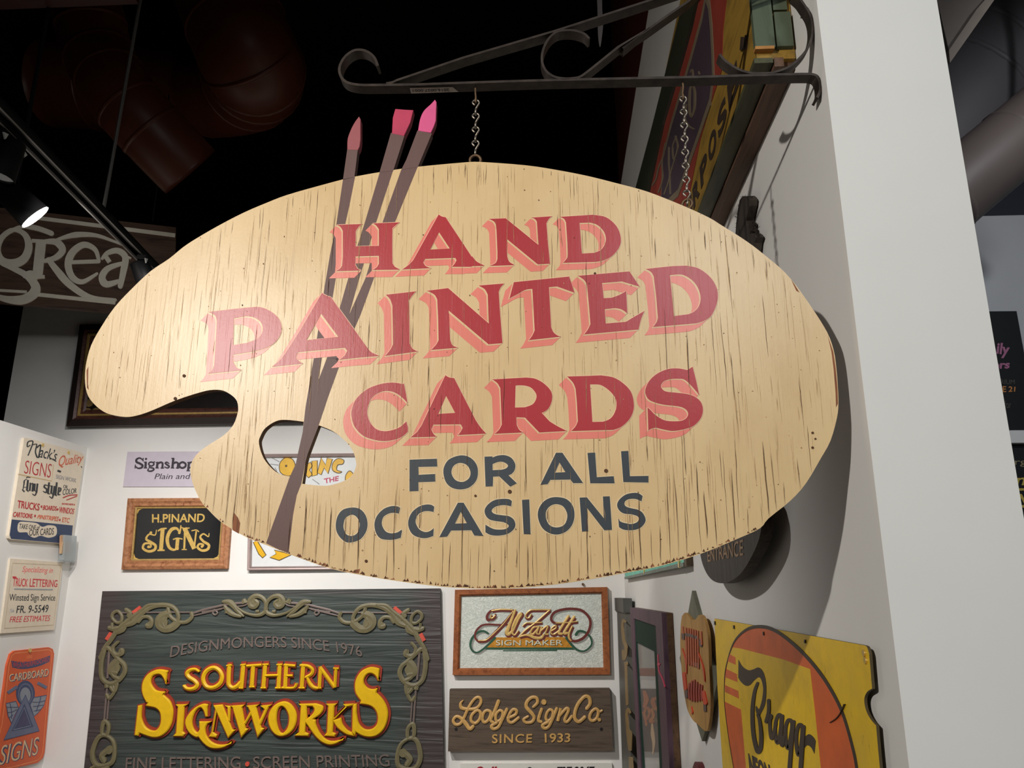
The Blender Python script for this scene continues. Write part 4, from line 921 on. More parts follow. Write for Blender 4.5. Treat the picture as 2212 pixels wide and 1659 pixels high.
# ------------------------------------------------ yellow and orange sheet sign
s = Sign('round_emblem_sign', 'yellow sheet metal sign with an orange disc and black script, on the right wall', 'sign', RIGHT, (1720, 1500), .012)
YS = NT('worn_yellow_enamel'); n1 = YS.noise(YS.coord((5, 5, 1)), 1, 6, .65); n2 = YS.noise(YS.coord((60, 25, 1)), 1, 3, .6)
yc = YS.ramp(n1, (.32, lin((214, 174, 34))), (.52, lin((242, 200, 22))), (.7, lin((226, 186, 52))))
yc = YS.mix(YS.ramp(n2, (.66, 0.0), (.78, .7)), yc, lin((140, 100, 30)))
YS.bump(n2, .15, .002); YSM = YS.done(yc, .42, 0, .5)
ORG = paint('worn_orange_enamel', (220, 100, 42), .45, .14, 14, spec=.5)
BRN = paint('brown_black_script', (58, 48, 42), .5, .1)
edge = W3((768,620),(1000,660),(1400,732),(1775,800))+W3.s((1775,800),(1808,812),(1825,860))+W3((1845,1098))+W3.s((1845,1098),(1812,1120),(1792,1165),(1800,1235),(1830,1300),(1872,1350))+W3((1885,1500),(1900,1659),(1925,1900),(860,2200),(825,1640),(790,1100))
s.part('sheet', s.slab(edge, .008, mi=0, mside=1), [YSM, paint('dark_sheet_edge', (84, 72, 48), .6)]); T = s.t
circ = W3.s((905,1659),(870,1450),(842,1230),(838,1080),(850,950),(900,790),(975,705),(1060,675),(1160,690),(1270,760),(1400,880),(1530,1045),(1640,1250),(1715,1500),(1745,1659),(1760,1850),n=6)
b = MB()
b.prism(s.q(circ+W3((1750,2000),(990,2150))), T, T+.0004, mi=0)
b.prism(s.q(V4((255,5),(860,160),(1220,290),(1290,900),(1372,1700),(1400,2100),(380,2200),(335,1680),(265,850),(40,740),(36,600),(44,470),(70,250),(105,100),(150,-10))), T, T+.0007, mi=1)
for P in (V4((108,85),(188,128),(192,232),(82,180)), V4((66,290),(208,360),(216,470),(42,400)), V4((43,510),(228,592),(238,700),(43,606))): b.prism(s.q(P), T, T+.0010, mi=0)
kv = s.px((1650, 1500))
b.ribbon(s.q(circ), [1.6*kv, 2.0*kv, 2.0*kv, 2.5*kv, 3.0*kv, 3.6*kv, 4.0*kv, 4*kv], T, T+.0012, False, 2)
for P in (V4.s((232,160),(290,255),(370,305),(440,293),(510,268),(570,320),(610,450),(617,620),(600,780),(540,910),(535,940))+V4.s((500,945),(472,870),(470,810),(485,805),(520,840),(562,700),(575,560),(550,440),(510,402),(450,445),(390,510),(330,518),(270,470),(230,410)),
          V4((1120,1180),(1150,1230))+V4.s((1150,1230),(1210,1190),(1270,1230),(1303,1285))+V4((1285,1462))+V4.s((1285,1462),(1240,1375),(1180,1345),(1130,1420))): b.prism(s.q(P), T, T+.0013, mi=2)
strokes(s, b, V4, [((36,50,56,56,60,50,36), [(500,485),(460,600),(432,800),(430,1000),(445,1200),(480,1370),(512,1435),(545,1370),(552,1200),(530,1000),(505,925)]),
 (46, [(655,725),(655,880),(622,1015)]), (44, [(640,930),(690,940),(672,1010),(680,1180),(700,1250),(730,1180),(755,1040)]), (44, 'c', [(790,925),(748,1050),(752,1240),(780,1310),(815,1150),(828,960)]), (46, [(845,940),(828,1230),(845,1350),(870,1230)]),
 (46, 'c', [(930,995),(890,1100),(893,1280),(925,1390),(958,1240),(980,1040)]), (52, [(1000,1020),(968,1380),(945,1700)]), (46, 'c', [(1075,1065),(1040,1200),(1045,1390),(1075,1480),(1108,1320),(1122,1100)]), (54, [(1138,1090),(1120,1400),(1100,1700)])], T, T+.0014, 2)
put(s, b, 'NEON', V4((365,1450),(665,1615),(700,1900),(395,1780)), T, T+.0014, 2, bold=.05)
strokes(s, b, W3, [(4, [(1565,1330),(1610,1300),(1640,1260),(1665,1205)])], T, T+.0016, 2)
for p in ((905,678),(1108,722),(1392,776),(775,650)): strokes(s, b, W3, [(7, 'l', [(p[0]-1,p[1]-12),(p[0]+1,p[1]+12)])], T, T+.0010, 2)
s.part('emblem', b, [ORG, YSM, BRN])
for p in ((1795,855),(1805,905)):
    b = MB(); b.dot(s.q(W3(p))[0], .0045, T, T+.0025)
    s.part('screw', b, paint('brass_screw', (224, 196, 120), .3, .1, metal=.7))

# ------------------------------------------------ star-backed cutout sign
U4 = Z(1440,1270,4.2643)
s = Sign('cutout_sign', 'tan cutout sign with red lettering over a pointed grey-green star, beside the yellow sheet sign', 'sign', RIGHT, (1502, 1440), .02)
s.part('star_backing', s.slab(U4((210,25),(275,270),(330,500),(388,700),(435,885),(400,1040),(352,1240),(300,1412),(245,1230),(190,1050),(150,880),(98,645),(125,545),(160,400),(175,225)), 0, .012), paint('grey_green_paint', (108, 108, 92), .6, .2, 20))
s.part('face_panel', s.slab(U4.s((140,262),(170,228),(205,262),(240,294),(272,284),(300,248),(335,270),(370,380),(385,520),(390,700),(400,900),(405,1100),(390,1250),(372,1316),(340,1308),(290,1260),(240,1215),(195,1130),(168,1010),(148,870),(134,700),(125,500),(130,330)), .012), wood('tan_painted_panel', (186, 144, 82), (150, 108, 58), 1, (8, 3, 8), .6, .15)); T = s.t
b = MB()
REDO = paint('faded_red_letter', (186, 92, 56), .5, .15); PUR = paint('dusty_purple_block', (96, 78, 76), .5, .1); TOM = paint('tomato_letter', (208, 74, 44), .5, .1)
for x, y0, y1 in ((152,360,470),(182,370,700),(204,375,705),(226,380,712),(248,385,718),(270,392,724),(292,400,738),(322,405,520)): strokes(s, b, U4, [(14, [(x,y0),(x+4,(y0+y1)/2),(x+8,y1)])], T, T+.002, 0)
for x, y0, y1 in ((215,880,1020),(238,860,1035),(262,850,1040),(286,870,1042),(310,890,1035),(332,900,1030)): strokes(s, b, U4, [(15, [(x,y0),(x-4,(y0+y1)/2),(x,y1)])], T, T+.002, 3)
for x, y, h in ((155,448,60),(188,432,34),(214,436,34),(242,445,34),(275,455,34),(318,508,70),(258,705,40),(294,715,50),(185,975,80),(358,1100,80)): b.prism(s.q(U4((x-13,y-h/2),(x+13,y-h/2+4),(x+15,y+h/2),(x-10,y+h/2-4))), T, T+.0025, mi=1)
strokes(s, b, U4, [((30,26), [(165,790),(172,860),(180,930)]), ((30,34), [(345,960),(355,1010),(365,1060)]), ((8,12,6), [(150,560),(185,680),(190,790)]), ((6,10,6), [(300,600),(345,740),(360,860)]), ((6,12), [(235,1095),(245,1140),(240,1155)])], T, T+.002, 2)
s.part('lettering', b, [REDO, PUR, TOM, paint('wine_letter', (160, 62, 52), .5, .1)])
s = Sign('wooden_cutout', 'small dark red cutout just showing at the bottom, below the star-backed sign', 'sign', RIGHT, (1503, 1656), .02)
s.part('board', s.slab(U4.s((240,1650),(262,1600),(285,1640),(292,1700),(280,1800),(230,1800))), paint('dark_wine_paint', (104, 44, 48), .6, .15, 20))

# ------------------------------------------------ upright box of gold letters and the purple framed window by the corner
T4 = Z(1320,1290,4.494)
FRT = Plane((.376, 4.6, 1.0), (0, -1, 0))
s = Sign('upright_box_sign', 'tall narrow grey box with gold letters stacked down its face, in the room corner', 'sign', FRT, (1343, 1400), 0)
b = MB(); bo = s.q(T4((52,95),(158,100),(252,1900),(150,1950)))
y0 = min(p[0] for p in bo); c_ = s.q(T4((52,95)))[0]; d_ = s.q(T4((158,100)))[0]
L0, L1 = c_[0], 4.6-4.31-(4.6-s.pl.o.y)
b.box(-(5.035-s.pl.o.y), s.pl.o.y-4.42, -1.1, c_[1]-.02, -.034, 0, 0)
s.part('box', b, paint('slate_box_paint', (86, 84, 78), .5, .12, 14))
b = MB(); b.box(-(5.04-s.pl.o.y), s.pl.o.y-4.41, c_[1]-.02, c_[1]+.055, -.036, .012, 0)
s.part('cap', b, paint('dark_slate_cap', (74, 74, 70), .45, .1))
b = MB()
strokes(s, b, T4, [((18,30,22), [(140,240),(120,225),(112,300),(125,420),(145,480),(142,570),(125,600),(118,520)]), (22, [(145,640),(150,830),(158,1040)]), (30, 'l', [(130,645),(162,640)]), ((20,30,22), [(185,1120),(165,1085),(155,1150),(165,1300),(180,1440),(190,1480),(192,1330),(180,1300)]), (24, [(185,1550),(195,1750)]), (24, [(200,1550),(212,1750)])], -.001, .0012, 0)
s.part('gold_letters', b, paint('tarnished_gold', (140, 116, 76), .5, .2))
GLZ = Plane((.400, 3.6, 1.0), (0, -1, 0))
s = Sign('framed_window_sign', 'purple and green framed glass panel on the right wall beside the grey letter box', 'sign', GLZ, (1405, 1450), 0)
PUP = wood('worn_purple_frame', (98, 74, 88), (70, 52, 66), 1, (20, 3, 20), .55, .2); DGR = paint('dark_green_speckled', (30, 56, 46), .7, .2, 60, spec=.15)
b = MB(); b.prism(s.q(T4((205,100),(522,152),(600,1659),(620,2050),(300,2050),(250,1659))), -.028, -.006, mi=0); s.part('back_box', b, wood('brown_box_side', (104, 78, 56), (70, 52, 40), 1, (4, 20, 20)))
def bars(s, outer, inner, h0, h1, name, mat):
    b = MB()
    for i in range(4):
        j = (i+1) % 4; b.prism(s.q([outer[i], outer[j], inner[j], inner[i]]), h0, h1)
    s.part(name, b, mat)
o1 = T4((205,100),(522,152),(620,2050),(300,2050)); i1 = T4((240,205),(462,278),(545,1980),(330,1980)); i2 = T4((255,435),(434,525),(500,1940),(345,1940))
bars(s, o1, i1, -.006, .012, 'frame', PUP); bars(s, i1, i2, -.006, .006, 'green_mat', DGR)
b = MB()  # flat bands and strokes of colour set behind the glass
for k, (P, mi) in enumerate([(T4((255,435),(434,525),(442,690),(268,690)), 0), (T4((268,690),(442,690),(444,770),(272,765)), 1), (T4((272,765),(444,770),(448,890),(276,888)), 2), (T4((276,888),(448,890),(482,1510),(318,1500)), 3), (T4((318,1500),(482,1510),(484,1560),(320,1555)), 0), (T4((320,1555),(484,1560),(500,1940),(345,1940)), 2)]):
    b.prism(s.q(P), -.006, -.002, mi=mi)
strokes(s, b, T4, [((30,50,30), [(320,920),(340,1000),(320,1060)]), ((26,40,30), [(440,980),(400,1000),(420,1070),(440,1080)]), (24, 'c', [(340,1070),(370,1110),(350,1180),(320,1140)]), ((24,36), [(390,1090),(410,1150),(380,1200),(400,1210)]), (20, [(310,1120),(330,1180),(340,1240)])], -.002, -.001, 4)
strokes(s, b, T4, [((14,34,26,10), [(395,1230),(400,1330),(412,1420),(405,1520)])], -.002, -.001, 5)
s.part('backing', b, [paint('dim_grey_band', (132, 128, 122), .5), paint('rust_brown_band', (118, 72, 56), .5, .2), paint('pale_grey_band', (172, 168, 164), .5), paint('dark_umber_band', (82, 64, 58), .5, .15), paint('burnt_orange_figure', (166, 100, 62), .5, .3), paint('bone_streak', (196, 166, 130), .5)])
b = MB(); b.prism(s.q(i2), .000, .002); s.part('glass', b, glass('window_glass'))
b = MB(); strokes(s, b, T4, [(10, [(490,560),(492,650),(500,720),(525,770),(548,830),(556,870)]), (20, [(485,645),(510,655)])], .011, .0135)
s.part('pink_paint_drip', b, paint('hot_pink_paint', (206, 52, 92), .45))

# ------------------------------------------------ weathered oval, driftwood and the teal box
s = Sign('oval_sign', 'weathered black oval board with faint tan capitals, peeking out under the palette', 'sign', RIGHT, (1590, 1190), .045)
WEA = wood('charred_weathered_wood', (66, 58, 52), (34, 30, 28), 1.2, (24, 3, 24), .6, .6)
s.part('board', s.slab(W3.s((668,60),(672,180),(700,280),(745,350),(805,378),(870,368),(950,310),(1020,200),(1075,70),(1092,-60),(1070,-190),(980,-230),(850,-200),(720,-90)), .022), WEA)
b = MB(); put(s, b, 'ENTRANCE', W3((722,150),(968,78),(968,190),(726,235)), s.t, s.t+.001, bold=.01); s.part('lettering', b, paint('faded_tan_letter', (150, 120, 90), .6, .2, 40))
for p in ((760,120),(980,20)):
    b = MB(); b.dot(s.q(W3(p), .02)[0], .012, 0, .022); s.part('spacer', b, M['iron'])
S5 = Z(1500,380,5.53)
s = Sign('weathered_post', 'rough dark weathered post with frayed fibres, rising behind the palette on the right wall', 'post', RIGHT, (1605, 500), .020)
P = S5((490,690),(500,560),(515,420),(540,290),(560,260),(590,242),(625,240),(650,260),(662,290),(655,360),(630,470),(620,530),(640,560),(655,580),(650,620),(668,650),(660,690),(690,688),(720,705),(735,735),(715,800),(705,900),(690,1300),(480,1300))
s.part('post', s.slab(P, .004), WEA); b = MB()
for i in range(46):
    e = random.choice([((530,300),(500,560)),((640,530),(670,680)),((690,690),(735,730)),((560,255),(650,260)),((500,480),(490,640))]); t = random.random()
    p = (e[0][0]+(e[1][0]-e[0][0])*t, e[0][1]+(e[1][1]-e[0][1])*t); sg_ = 1 if p[0] > 600 else -1
    P = S5(p, (p[0]+sg_*random.uniform(5,16), p[1]-random.uniform(2,18)), (p[0]+sg_*random.uniform(14,32), p[1]-random.uniform(-12,26)))
    b.tube([(*v, random.uniform(.008, .019)) for v in s.q(P)], .0006, 4)
s.part('frayed_fibres', b, M['iron'])
s = Sign('teal_box_sign', 'worn turquoise painted box on the right wall, showing beneath the palette edge', 'sign', RIGHT, (1440, 1230), .022)
TEAL = paint('worn_turquoise_paint', (118, 206, 182), .55, .2, 16)
q = s.q([(1349.5,1246.5),(1478,1238)]); q2 = s.q([(1484,1243)])[0]
b = MB(); b.box(q[0][0], q2[0]-.045, q[0][1], q[0][1]+.5, 0, .020, 0); s.part('box', b, TEAL)
b = MB(); b.box(q2[0]-.045, q2[0], q[0][1]-.012, q[0][1]+.5, 0, .022, 0); b.box(q[0][0], q2[0]-.045, q[0][1]-.012, q[0][1], 0, .024, 1); s.part('frame_edge', b, [wood('grey_brown_edge', (106, 90, 72), (74, 62, 50), 1, (20, 3, 20)), paint('grey_green_ledge', (128, 136, 124), .6)])
for p in ((1392,1234.5),(1468,1219)):
    b = MB(); b.dot(s.q([p])[0], .012, .018, .026)
    s.part('screw', b, paint('brass_screw', (224, 196, 120), .3, .1, metal=.7))

# ------------------------------------------------ tall painted board high on the right wall
FP = Plane((.362, 1.6, 2.7), (0, -1, 0))
s = Sign('painted_board_sign', 'long old yellow, red and blue board high on the right wall behind the iron bracket', 'sign', FP, (1600, 150), 0)
X5 = Z(1440,0,5.53); Y2 = Z(1320,240,6.1444); Y6 = Z(1280,0,6.1444)
def fp(P): return s.q(P)
near = XR-.362
yn = 1.186; zb = atX(1626, 153, .362).z
oy = s.pl.o.y; oz = s.pl.o.z
zt = zb+.665
YD = wood('aged_yellow_board', (158, 124, 52), (112, 88, 42), 1, (3, 14, 14), .5, .2)
b = MB(); b.box(oy-3.3, oy-yn, zb-oz, zt-oz, -.066, 0, 0); s.part('board', b, YD)
RD = paint('aged_red_board', (144, 58, 44), .5, .15, 10); BL = paint('faded_indigo', (72, 58, 68), .5, .12, 10); GR = paint('taupe_outline', (122, 108, 88), .5, .1); DGB = paint('dark_green_moulding', (46, 50, 34), .5, .15, 10); BK = paint('umber_letter', (58, 46, 38), .5)
b = MB()
b.prism(fp(Y6((1500,-200),(1225,120),(830,1659))+[(1377,409),(1300,600),(1345,640)]+[(1404,420)]+Y6((960,1659),(1160,1000),(1330,400),(1420,0),(1600,-200))), 0, .010, mi=3)
b.prism(fp(Y6((1600,-200),(1420,0),(1330,400),(1160,1000),(960,1659))+[(1404,420),(1345,640),(1470,700)]+X5((240,2500),(410,1659),(540,1220),(665,840),(680,350),(720,0),(740,-200))), 0, .0015, mi=0)
bl = X5((480,-40),(520,60),(545,320),(562,640),(570,900),(530,1220),(380,1659),(150,2300),(-60,2500),(-40,1900),(60,1500),(180,1100),(300,700),(430,230))
b.prism(fp(bl), 0, .0022, mi=1); b.ribbon(fp(bl), .020, 0, .003, True, 2)
strokes(s, b, X5, [(26, 'c', [(320,1020),(350,1100),(345,1300),(310,1390),(285,1300),(290,1100)]), (16, [(250,1250),(230,1400),(280,1500),(340,1540)]), (16, [(300,860),(320,830),(330,900)]), (14, [(395,850),(410,890)])], .0022, .003, 2)
strokes(s, b, Y2, [(16, [(880,340),(830,480),(850,640),(900,480),(870,330)]), (16, [(780,480),(780,700),(790,880),(720,1100)]), (16, [(700,620),(640,760),(610,900),(560,980)]), (14, [(860,640),(800,860),(800,1100)]), (14, [(730,430),(690,700),(700,900),(640,1080)])], .0022, .003, 2)
strokes(s, b, X5, [(30, 'l', [(915,440),(905,600)]), (30, 'l', [(965,420),(948,590)])], .0005, .0016, 4)
a1 = s.pl.loc(1503.5, 403)[0]; a7 = s.pl.loc(1586, 211)[0]; stp = (a7-a1)/4; yb = s.pl.loc(1556, 297)[1]; yt = s.pl.loc(1565, 208)[1]
for k, ch in enumerate('PURPOSE'):
    c = a7+stp*(k-6); wd = stp*.40
    put_text(b, ch, [(c-wd, yt), (c+wd, yt), (c+wd, yb), (c-wd, yb)], .0005, .0016, 4, bold=.035)
s.part('painted_face', b, [RD, BL, GR, DGB, BK])
WB = wood('brown_batten', (104, 78, 62), (74, 54, 44), 1, (3, 20, 20), .55, .3); GB = wood('olive_green_batten', (78, 78, 54), (50, 52, 36), 1, (3, 20, 20), .5, .3)
b = MB(); b.box(oy-3.3, oy-yn+.004, zb-oz-.010, zb-oz, -.026, .006, 1); b.box(oy-3.3, oy-yn+.004, zb-oz-.018, zb-oz, -.044, -.028, 0); b.box(oy-3.3, oy-yn-.01, zb-oz-.014, zb-oz, -.066, -.046, 0)
s.part('lower_moulding', b, [WB, GB])
GE = wood('green_end_block', (82, 92, 74), (58, 68, 56), 1, (14, 3, 14), .6, .3)
b = MB(); b.box(oy-yn, oy-yn+.012, zb-oz+.015, zt-oz, -.030, .004, 0); b.box(oy-yn, oy-yn+.010, zb-oz+.018, zb-oz+.088, -.062, -.034, 0); b.box(oy-yn, oy-yn+.008, zb-oz+.094, zt-oz, -.058, -.034, 0)
b.prism([(0, 0)]*0 or [(oy-yn+.0, zb-oz+.012), (oy-yn+.0121, zb-oz+.012), (oy-yn+.0121, zb-oz+.018), (oy-yn, zb-oz+.018)], -.028, .0045, mi=1)
s.part('end_block', b, [GE, paint('raw_orange_wood', (176, 122, 62), .6, .2)])

# ------------------------------------------------ dark red panel and pale blade above the wall
s = Sign('wall_top_board', 'very dark red board standing on top of the right wall, up by the black ceiling', 'board', Plane((.50, 3, 3.9), (0, -1, 0)), (1360, 180), .012)
q = s.q([(1430,-120),(1318,-120),(1322,140),(1330,240),(1336,372)])
zz = RTOP-s.pl.o.z; ya = s.q([(1322,140)])[0]
b = MB(); b.prism([(s.pl.o.y-2.45, zz), (s.pl.o.y-2.45, zz+.62), q[1], q[2], q[3], (q[4][0], zz)], -.012, .012); s.part('board', b, paint('dark_oxblood_board', (88, 40, 32), .6, .2, 8))
s = Sign('pale_ornament', 'thin pale pointed blade hanging edge-on from the dark ceiling above the bracket', 'ornament', Plane((0, 2.6, 3.5), (1, 0, 0)), (1297, 40), .004)
b = MB(); b.prism(s.q(Y6.s((100,-420),(60,-200),(66,100),(70,330),(78,500),(95,600),(108,590),(125,480),(140,320),(128,100),(130,-200))), -.004, .004); s.part('pointed_body', b, paint('pale_grey_blade', (176, 170, 172), .5))
top = s.pl.loc(1297, -60); b = MB(); b.tube([(top[0], top[1], 0), (top[0], 6.4-s.pl.o.z, 0)], .003, 6); s.part('wire', b, M['iron'])

# ================================================================== left partition
Y3 = Z(0,930,5.72); Z1 = Z(0,1200,9.213); Z2 = Z(0,1390,6.167)
REDI = paint('brush_red_paint', (186, 52, 56), .5, .1, 30); ORI = paint('brush_orange_paint', (212, 110, 80), .5, .1, 30); GRI = paint('pale_grey_ink', (150, 148, 150), .5); INKB = paint('brush_black_paint', (52, 54, 58), .5, .1)
s = Sign('hand_lettered_sign', 'cream hand lettered sign with a navy foot and clear card holder, topmost on left partition', 'sign', LEFT, (95, 1050), .018)
s.part('board', s.slab(Y3((300,92),(325,88),(1000,268),(1030,290),(1043,322),(880,1390),(870,1406),(130,1345),(112,1330),(110,1300))), CREAMP); T = s.t
b = MB()
b.prism(s.q(Y3((145,1098),(899,1173),(878,1392),(868,1402),(135,1338),(120,1290))), T, T+.0008, mi=4)
b.prism(s.q(Y3.c((215,1190),(240,1132),(330,1130),(450,1145),(520,1190),(600,1170),(690,1190),(692,1290),(600,1325),(500,1300),(420,1325),(350,1290),(330,1258),(230,1255))), T, T+.0012, mi=5)
b.ribbon(s.q(Y3((225,540),(640,625),(660,420))), .006, T, T+.0008, False, 6)
strokes(s, b, Y3, [((8,12,10), [(370,180),(335,200),(345,140),(400,130),(395,180),(345,305)]), ((8,14), [(395,180),(450,170),(435,260),(455,330)]), (12, [(455,210),(500,180),(480,300),(470,335)])], T, T+.0012, 0)
put(s, b, 'ack\u2019s', quad(Y3,(520,190),(725,250),(685,375),(475,330)), T, T+.0012, 0)
strokes(s, b, Y3, [(10, [(620,340),(690,380)]), (24, [(710,495),(750,510)]), (8, [(1000,440),(1010,460)])], T, T+.0012, 0)
put(s, b, 'Quality', quad(Y3,(745,310),(1040,285),(1000,425),(700,490)), T, T+.0012, 2)
put(s, b, 'SIGNS', quad(Y3,(318,368),(642,415),(620,585),(295,528)), T, T+.0012, 1, bold=-.012)
put(s, b, 'SIGN WORK', quad(Y3,(695,545),(945,595),(938,645),(690,592)), T, T+.0012, 3)
blk = [(22, 'l', [(345,610),(330,740)]), ((6,16,6), [(330,600),(300,620),(295,660),(280,740)]), (7, 'l', [(290,700),(335,700)]), ((6,20), [(270,730),(300,755)]), ((8,18), [(322,730),(350,752)]), ((6,14,6), [(322,585),(340,575),(372,580)]),
 (20, 'l', [(375,645),(365,745)]), (20, 'l', [(408,655),(398,752)]), (8, 'l', [(378,668),(405,648)]), (20, 'l', [(430,655),(420,745)]), (20, 'l', [(462,655),(448,765)]), (8, 'l', [(425,742),(455,760)]), ((16,8), [(450,760),(430,800),(400,785)]),
 ((8,18,18,8), [(582,680),(555,672),(545,700),(575,725),(565,765),(530,750)]), (20, 'l', [(605,640),(590,780)]), (9, 'l', [(585,678),(625,685)]), ((18,8), [(590,775),(612,785)]), (20, 'l', [(640,680),(628,780)]), (20, 'l', [(672,685),(655,800)]), (8, 'l', [(632,775),(660,790)]), ((16,8), [(655,800),(640,835),(610,815)]),
 (20, 'l', [(700,640),(682,800)]), ((18,8), [(682,795),(702,808)]), (20, 'l', [(728,700),(715,795)]), ((8,18,8), [(728,705),(750,715),(742,750),(722,755)]), ((18,8), [(716,795),(745,790)])]
strokes(s, b, Y3, blk, T, T+.0012, 0)
put(s, b, 'OR', quad(Y3,(785,668),(838,680),(832,722),(780,712)), T, T+.0012, 0)
put(s, b, 'COLOR', quad(Y3,(778,725),(950,712),(942,772),(772,800)), T, T+.0012, 0)
strokes(s, b, Y3, [(12, [(780,830),(860,800),(950,795)]), (10, [(820,860),(950,810)])], T, T+.0012, 1)
for tx, q_, mi in (('TRUCKS', ((220,860),(492,905),(480,990),(210,955)), 1), ('BOARDS', ((540,922),(702,935),(698,992),(525,980)), 1), ('ETC', ((772,1072),(862,1082),(850,1142),(765,1130)), 2), ('WINDOS', ((735,940),(922,965),(905,1035),(727,1015)), 1),
                   ('CARTOONS', ((170,1002),(402,1030),(395,1088),(155,1065)), 1), ('PINSTRIPES', ((475,1040),(728,1065),(715,1122),(455,1085)), 2), ('SHOWCARDS &', ((765,895),(925,905),(922,925),(762,915)), 1), ('TAKE ONE of', ((240,1150),(492,1175),(485,1225),(230,1215)), 0), ('OUR CARDS', ((362,1222),(665,1202),(660,1288),(355,1302)), 0)):
    put(s, b, tx, Y3(*q_), T, T+.0016, mi, bold=.01)
for p in ((512,940),(712,975),(432,1055),(738,1105)): b.dot(s.q(Y3(p))[0], .008, T, T+.0012, 1, 8)
s.part('lettering', b, [INKB, REDI, ORI, GRI, paint('navy_foot_band', (56, 72, 104), .5, .1), CREAMP, paint('ochre_rule', (206, 176, 128), .5)])
for p in ((525,180),(845,272)):
    b = MB(); b.dot(s.q(Y3(p))[0], .010, T, T+.005)
    s.part('brass_nail', b, paint('brass_screw', (224, 196, 120), .3, .1, metal=.7))
b = MB(); q = s.q(Y3((742,1290),(882,1302),(866,1610),(845,1622),(740,1622),(722,1600)))
b.prism(q, T+.001, T+.004); b.prism(q, T+.034, T+.037)
b.box(min(p[0] for p in q)+.01, max(p[0] for p in q)-.02, q[3][1]-.005, q[3][1]+.004, T+.001, T+.037)
for k in ((0, 5), (1, 2)): b.prism([q[k[0]], (q[k[0]][0]+.004, q[k[0]][1]), (q[k[1]][0]+.004, q[k[1]][1]), q[k[1]]], T+.004, T+.034)
ac = NT('clear_acrylic'); ac.b.inputs['Alpha'].default_value = .42
s.part('card_holder', b, ac.done(lin((196, 204, 206)), .12, 0, .6))
HP = Plane(s.pl.o+s.pl.n*(T+.012), s.pl.u, s.pl.v)
c = Sign('paper_card', 'small tan paper cards standing in the clear holder of the hand lettered sign', 'card', HP, (140, 1180), .012)
c.part('card', c.slab(Y3((775,1375),(868,1372),(872,1512),(758,1522))), paint('tan_paper_card', (206, 176, 140), .6, .06))
c.part('leaflet', c.slab(Y3((770,1300),(800,1290),(808,1520),(766,1522)), -.006, .006), paint('pale_orange_leaflet', (214, 166, 126), .6, .06))

s = Sign('show_card', 'cream show card with red and black brush lettering, middle of the left partition', 'sign', LEFT, (68, 1288), .012)
s.part('board', s.slab(Z1((205,58),(1252,138),(1082,1478),(12,1552))), CREAMP); T = s.t
b = MB(); kz = s.px((68, 1288))/9.213
b.ribbon(s.q(Z1((250,150),(1218,195),(1062,1382),(88,1450))), 15*kz, T, T+.0006, True, 2)
put(s, b, 'Specializing in', quad(Z1,(470,210),(1070,240),(1020,385),(425,360)), T, T+.0008, 3)
put(s, b, 'TRUCK', quad(Z1,(262,430),(560,470),(545,622),(250,612)), T, T+.0008, 0, bold=.01); strokes(s, b, Z1, [(30, 'l', [(250,428),(320,432)])], T, T+.0008, 0)
put(s, b, 'LETTERING', quad(Z1,(598,455),(1148,488),(1135,630),(585,625)), T, T+.0008, 0, bold=.01)
strokes(s, b, Z1, [(24, 'l', [(280,665),(1045,678)])], T, T+.0008, 4)
put(s, b, 'Winsted Sign Service', quad(Z1,(190,762),(1102,772),(1092,940),(180,945)), T, T+.0008, 1)
put(s, b, 'Tele', quad(Z1,(205,1065),(290,1060),(275,1130),(190,1140)), T, T+.0008, 4); put(s, b, 'FR. 9-5549', quad(Z1,(345,998),(970,980),(950,1132),(322,1148)), T, T+.0008, 1, bold=.005)
put(s, b, 'FREE ESTIMATES', quad(Z1,(215,1215),(1005,1188),(982,1302),(185,1332)), T, T+.0008, 0, bold=.012)
s.part('lettering', b, [paint('poster_red', (214, 66, 76), .5), INKB, paint('fawn_rule', (206, 186, 160), .5), paint('poster_coral', (232, 122, 118), .5), paint('blue_grey_rule', (162, 168, 174), .5)])

s = Sign('orange_card_sign', 'tall orange round-cornered card with a blue winged triangle, low on the left partition', 'sign', LEFT, (55, 1540), .012)
OC = paint('orange_card_print', (222, 100, 58), .5, .06, 10)
s.part('board', s.slab(Z2((140,140),(190,98),(650,50),(705,75),(722,140),(655,800),(595,1450),(570,1530),(500,1590),(200,1659),(-100,1735),(-160,1690),(-170,1600),(-10,1060),(95,290))), OC); T = s.t
b = MB(); kz = s.px((55, 1540))/6.167
b.ribbon(s.q(Z2((155,165),(200,130),(645,82),(685,105),(692,150),(625,800),(568,1450),(540,1520),(490,1560),(150,1650),(-60,1690),(-110,1640),(30,1060),(120,300))), 9*kz, T, T+.0005, True, 3)
b.prism(s.q(Z2.s((150,230),(280,245),(420,232),(560,200),(668,160))+Z2.s((658,240),(540,295),(400,330),(280,340),(165,320))), T, T+.0006, mi=0)
put(s, b, 'WEATHERPROOFED', quad(Z2,(165,240),(655,180),(650,232),(172,322)), T, T+.0010, 4, bend=-.35)
put(s, b, 'USE', quad(Z2,(358,160),(432,155),(430,195),(355,200)), T, T+.0008, 3)
for off, mi, bo_ in ((7, 0, .03), (0, 2, 0)):
    put(s, b, 'CARDBOARD', quad(Z2,(125+off,410),(650+off,333),(640+off,432+off),(120+off,512+off)), T, T+.0008+.0004*(mi == 2), mi, bold=bo_)
    put(s, b, 'SIGNS', quad(Z2,(30+off,1360),(525+off,1240),(492+off,1480+off),(-20+off,1625+off)), T, T+.0008+.0004*(mi == 2), mi, bold=bo_-.01)
el = lambda cx, cy, rx, ry: Z2(*[(cx+rx*math.cos(2*math.pi*i/28), cy+ry*math.sin(2*math.pi*i/28)) for i in range(28)])
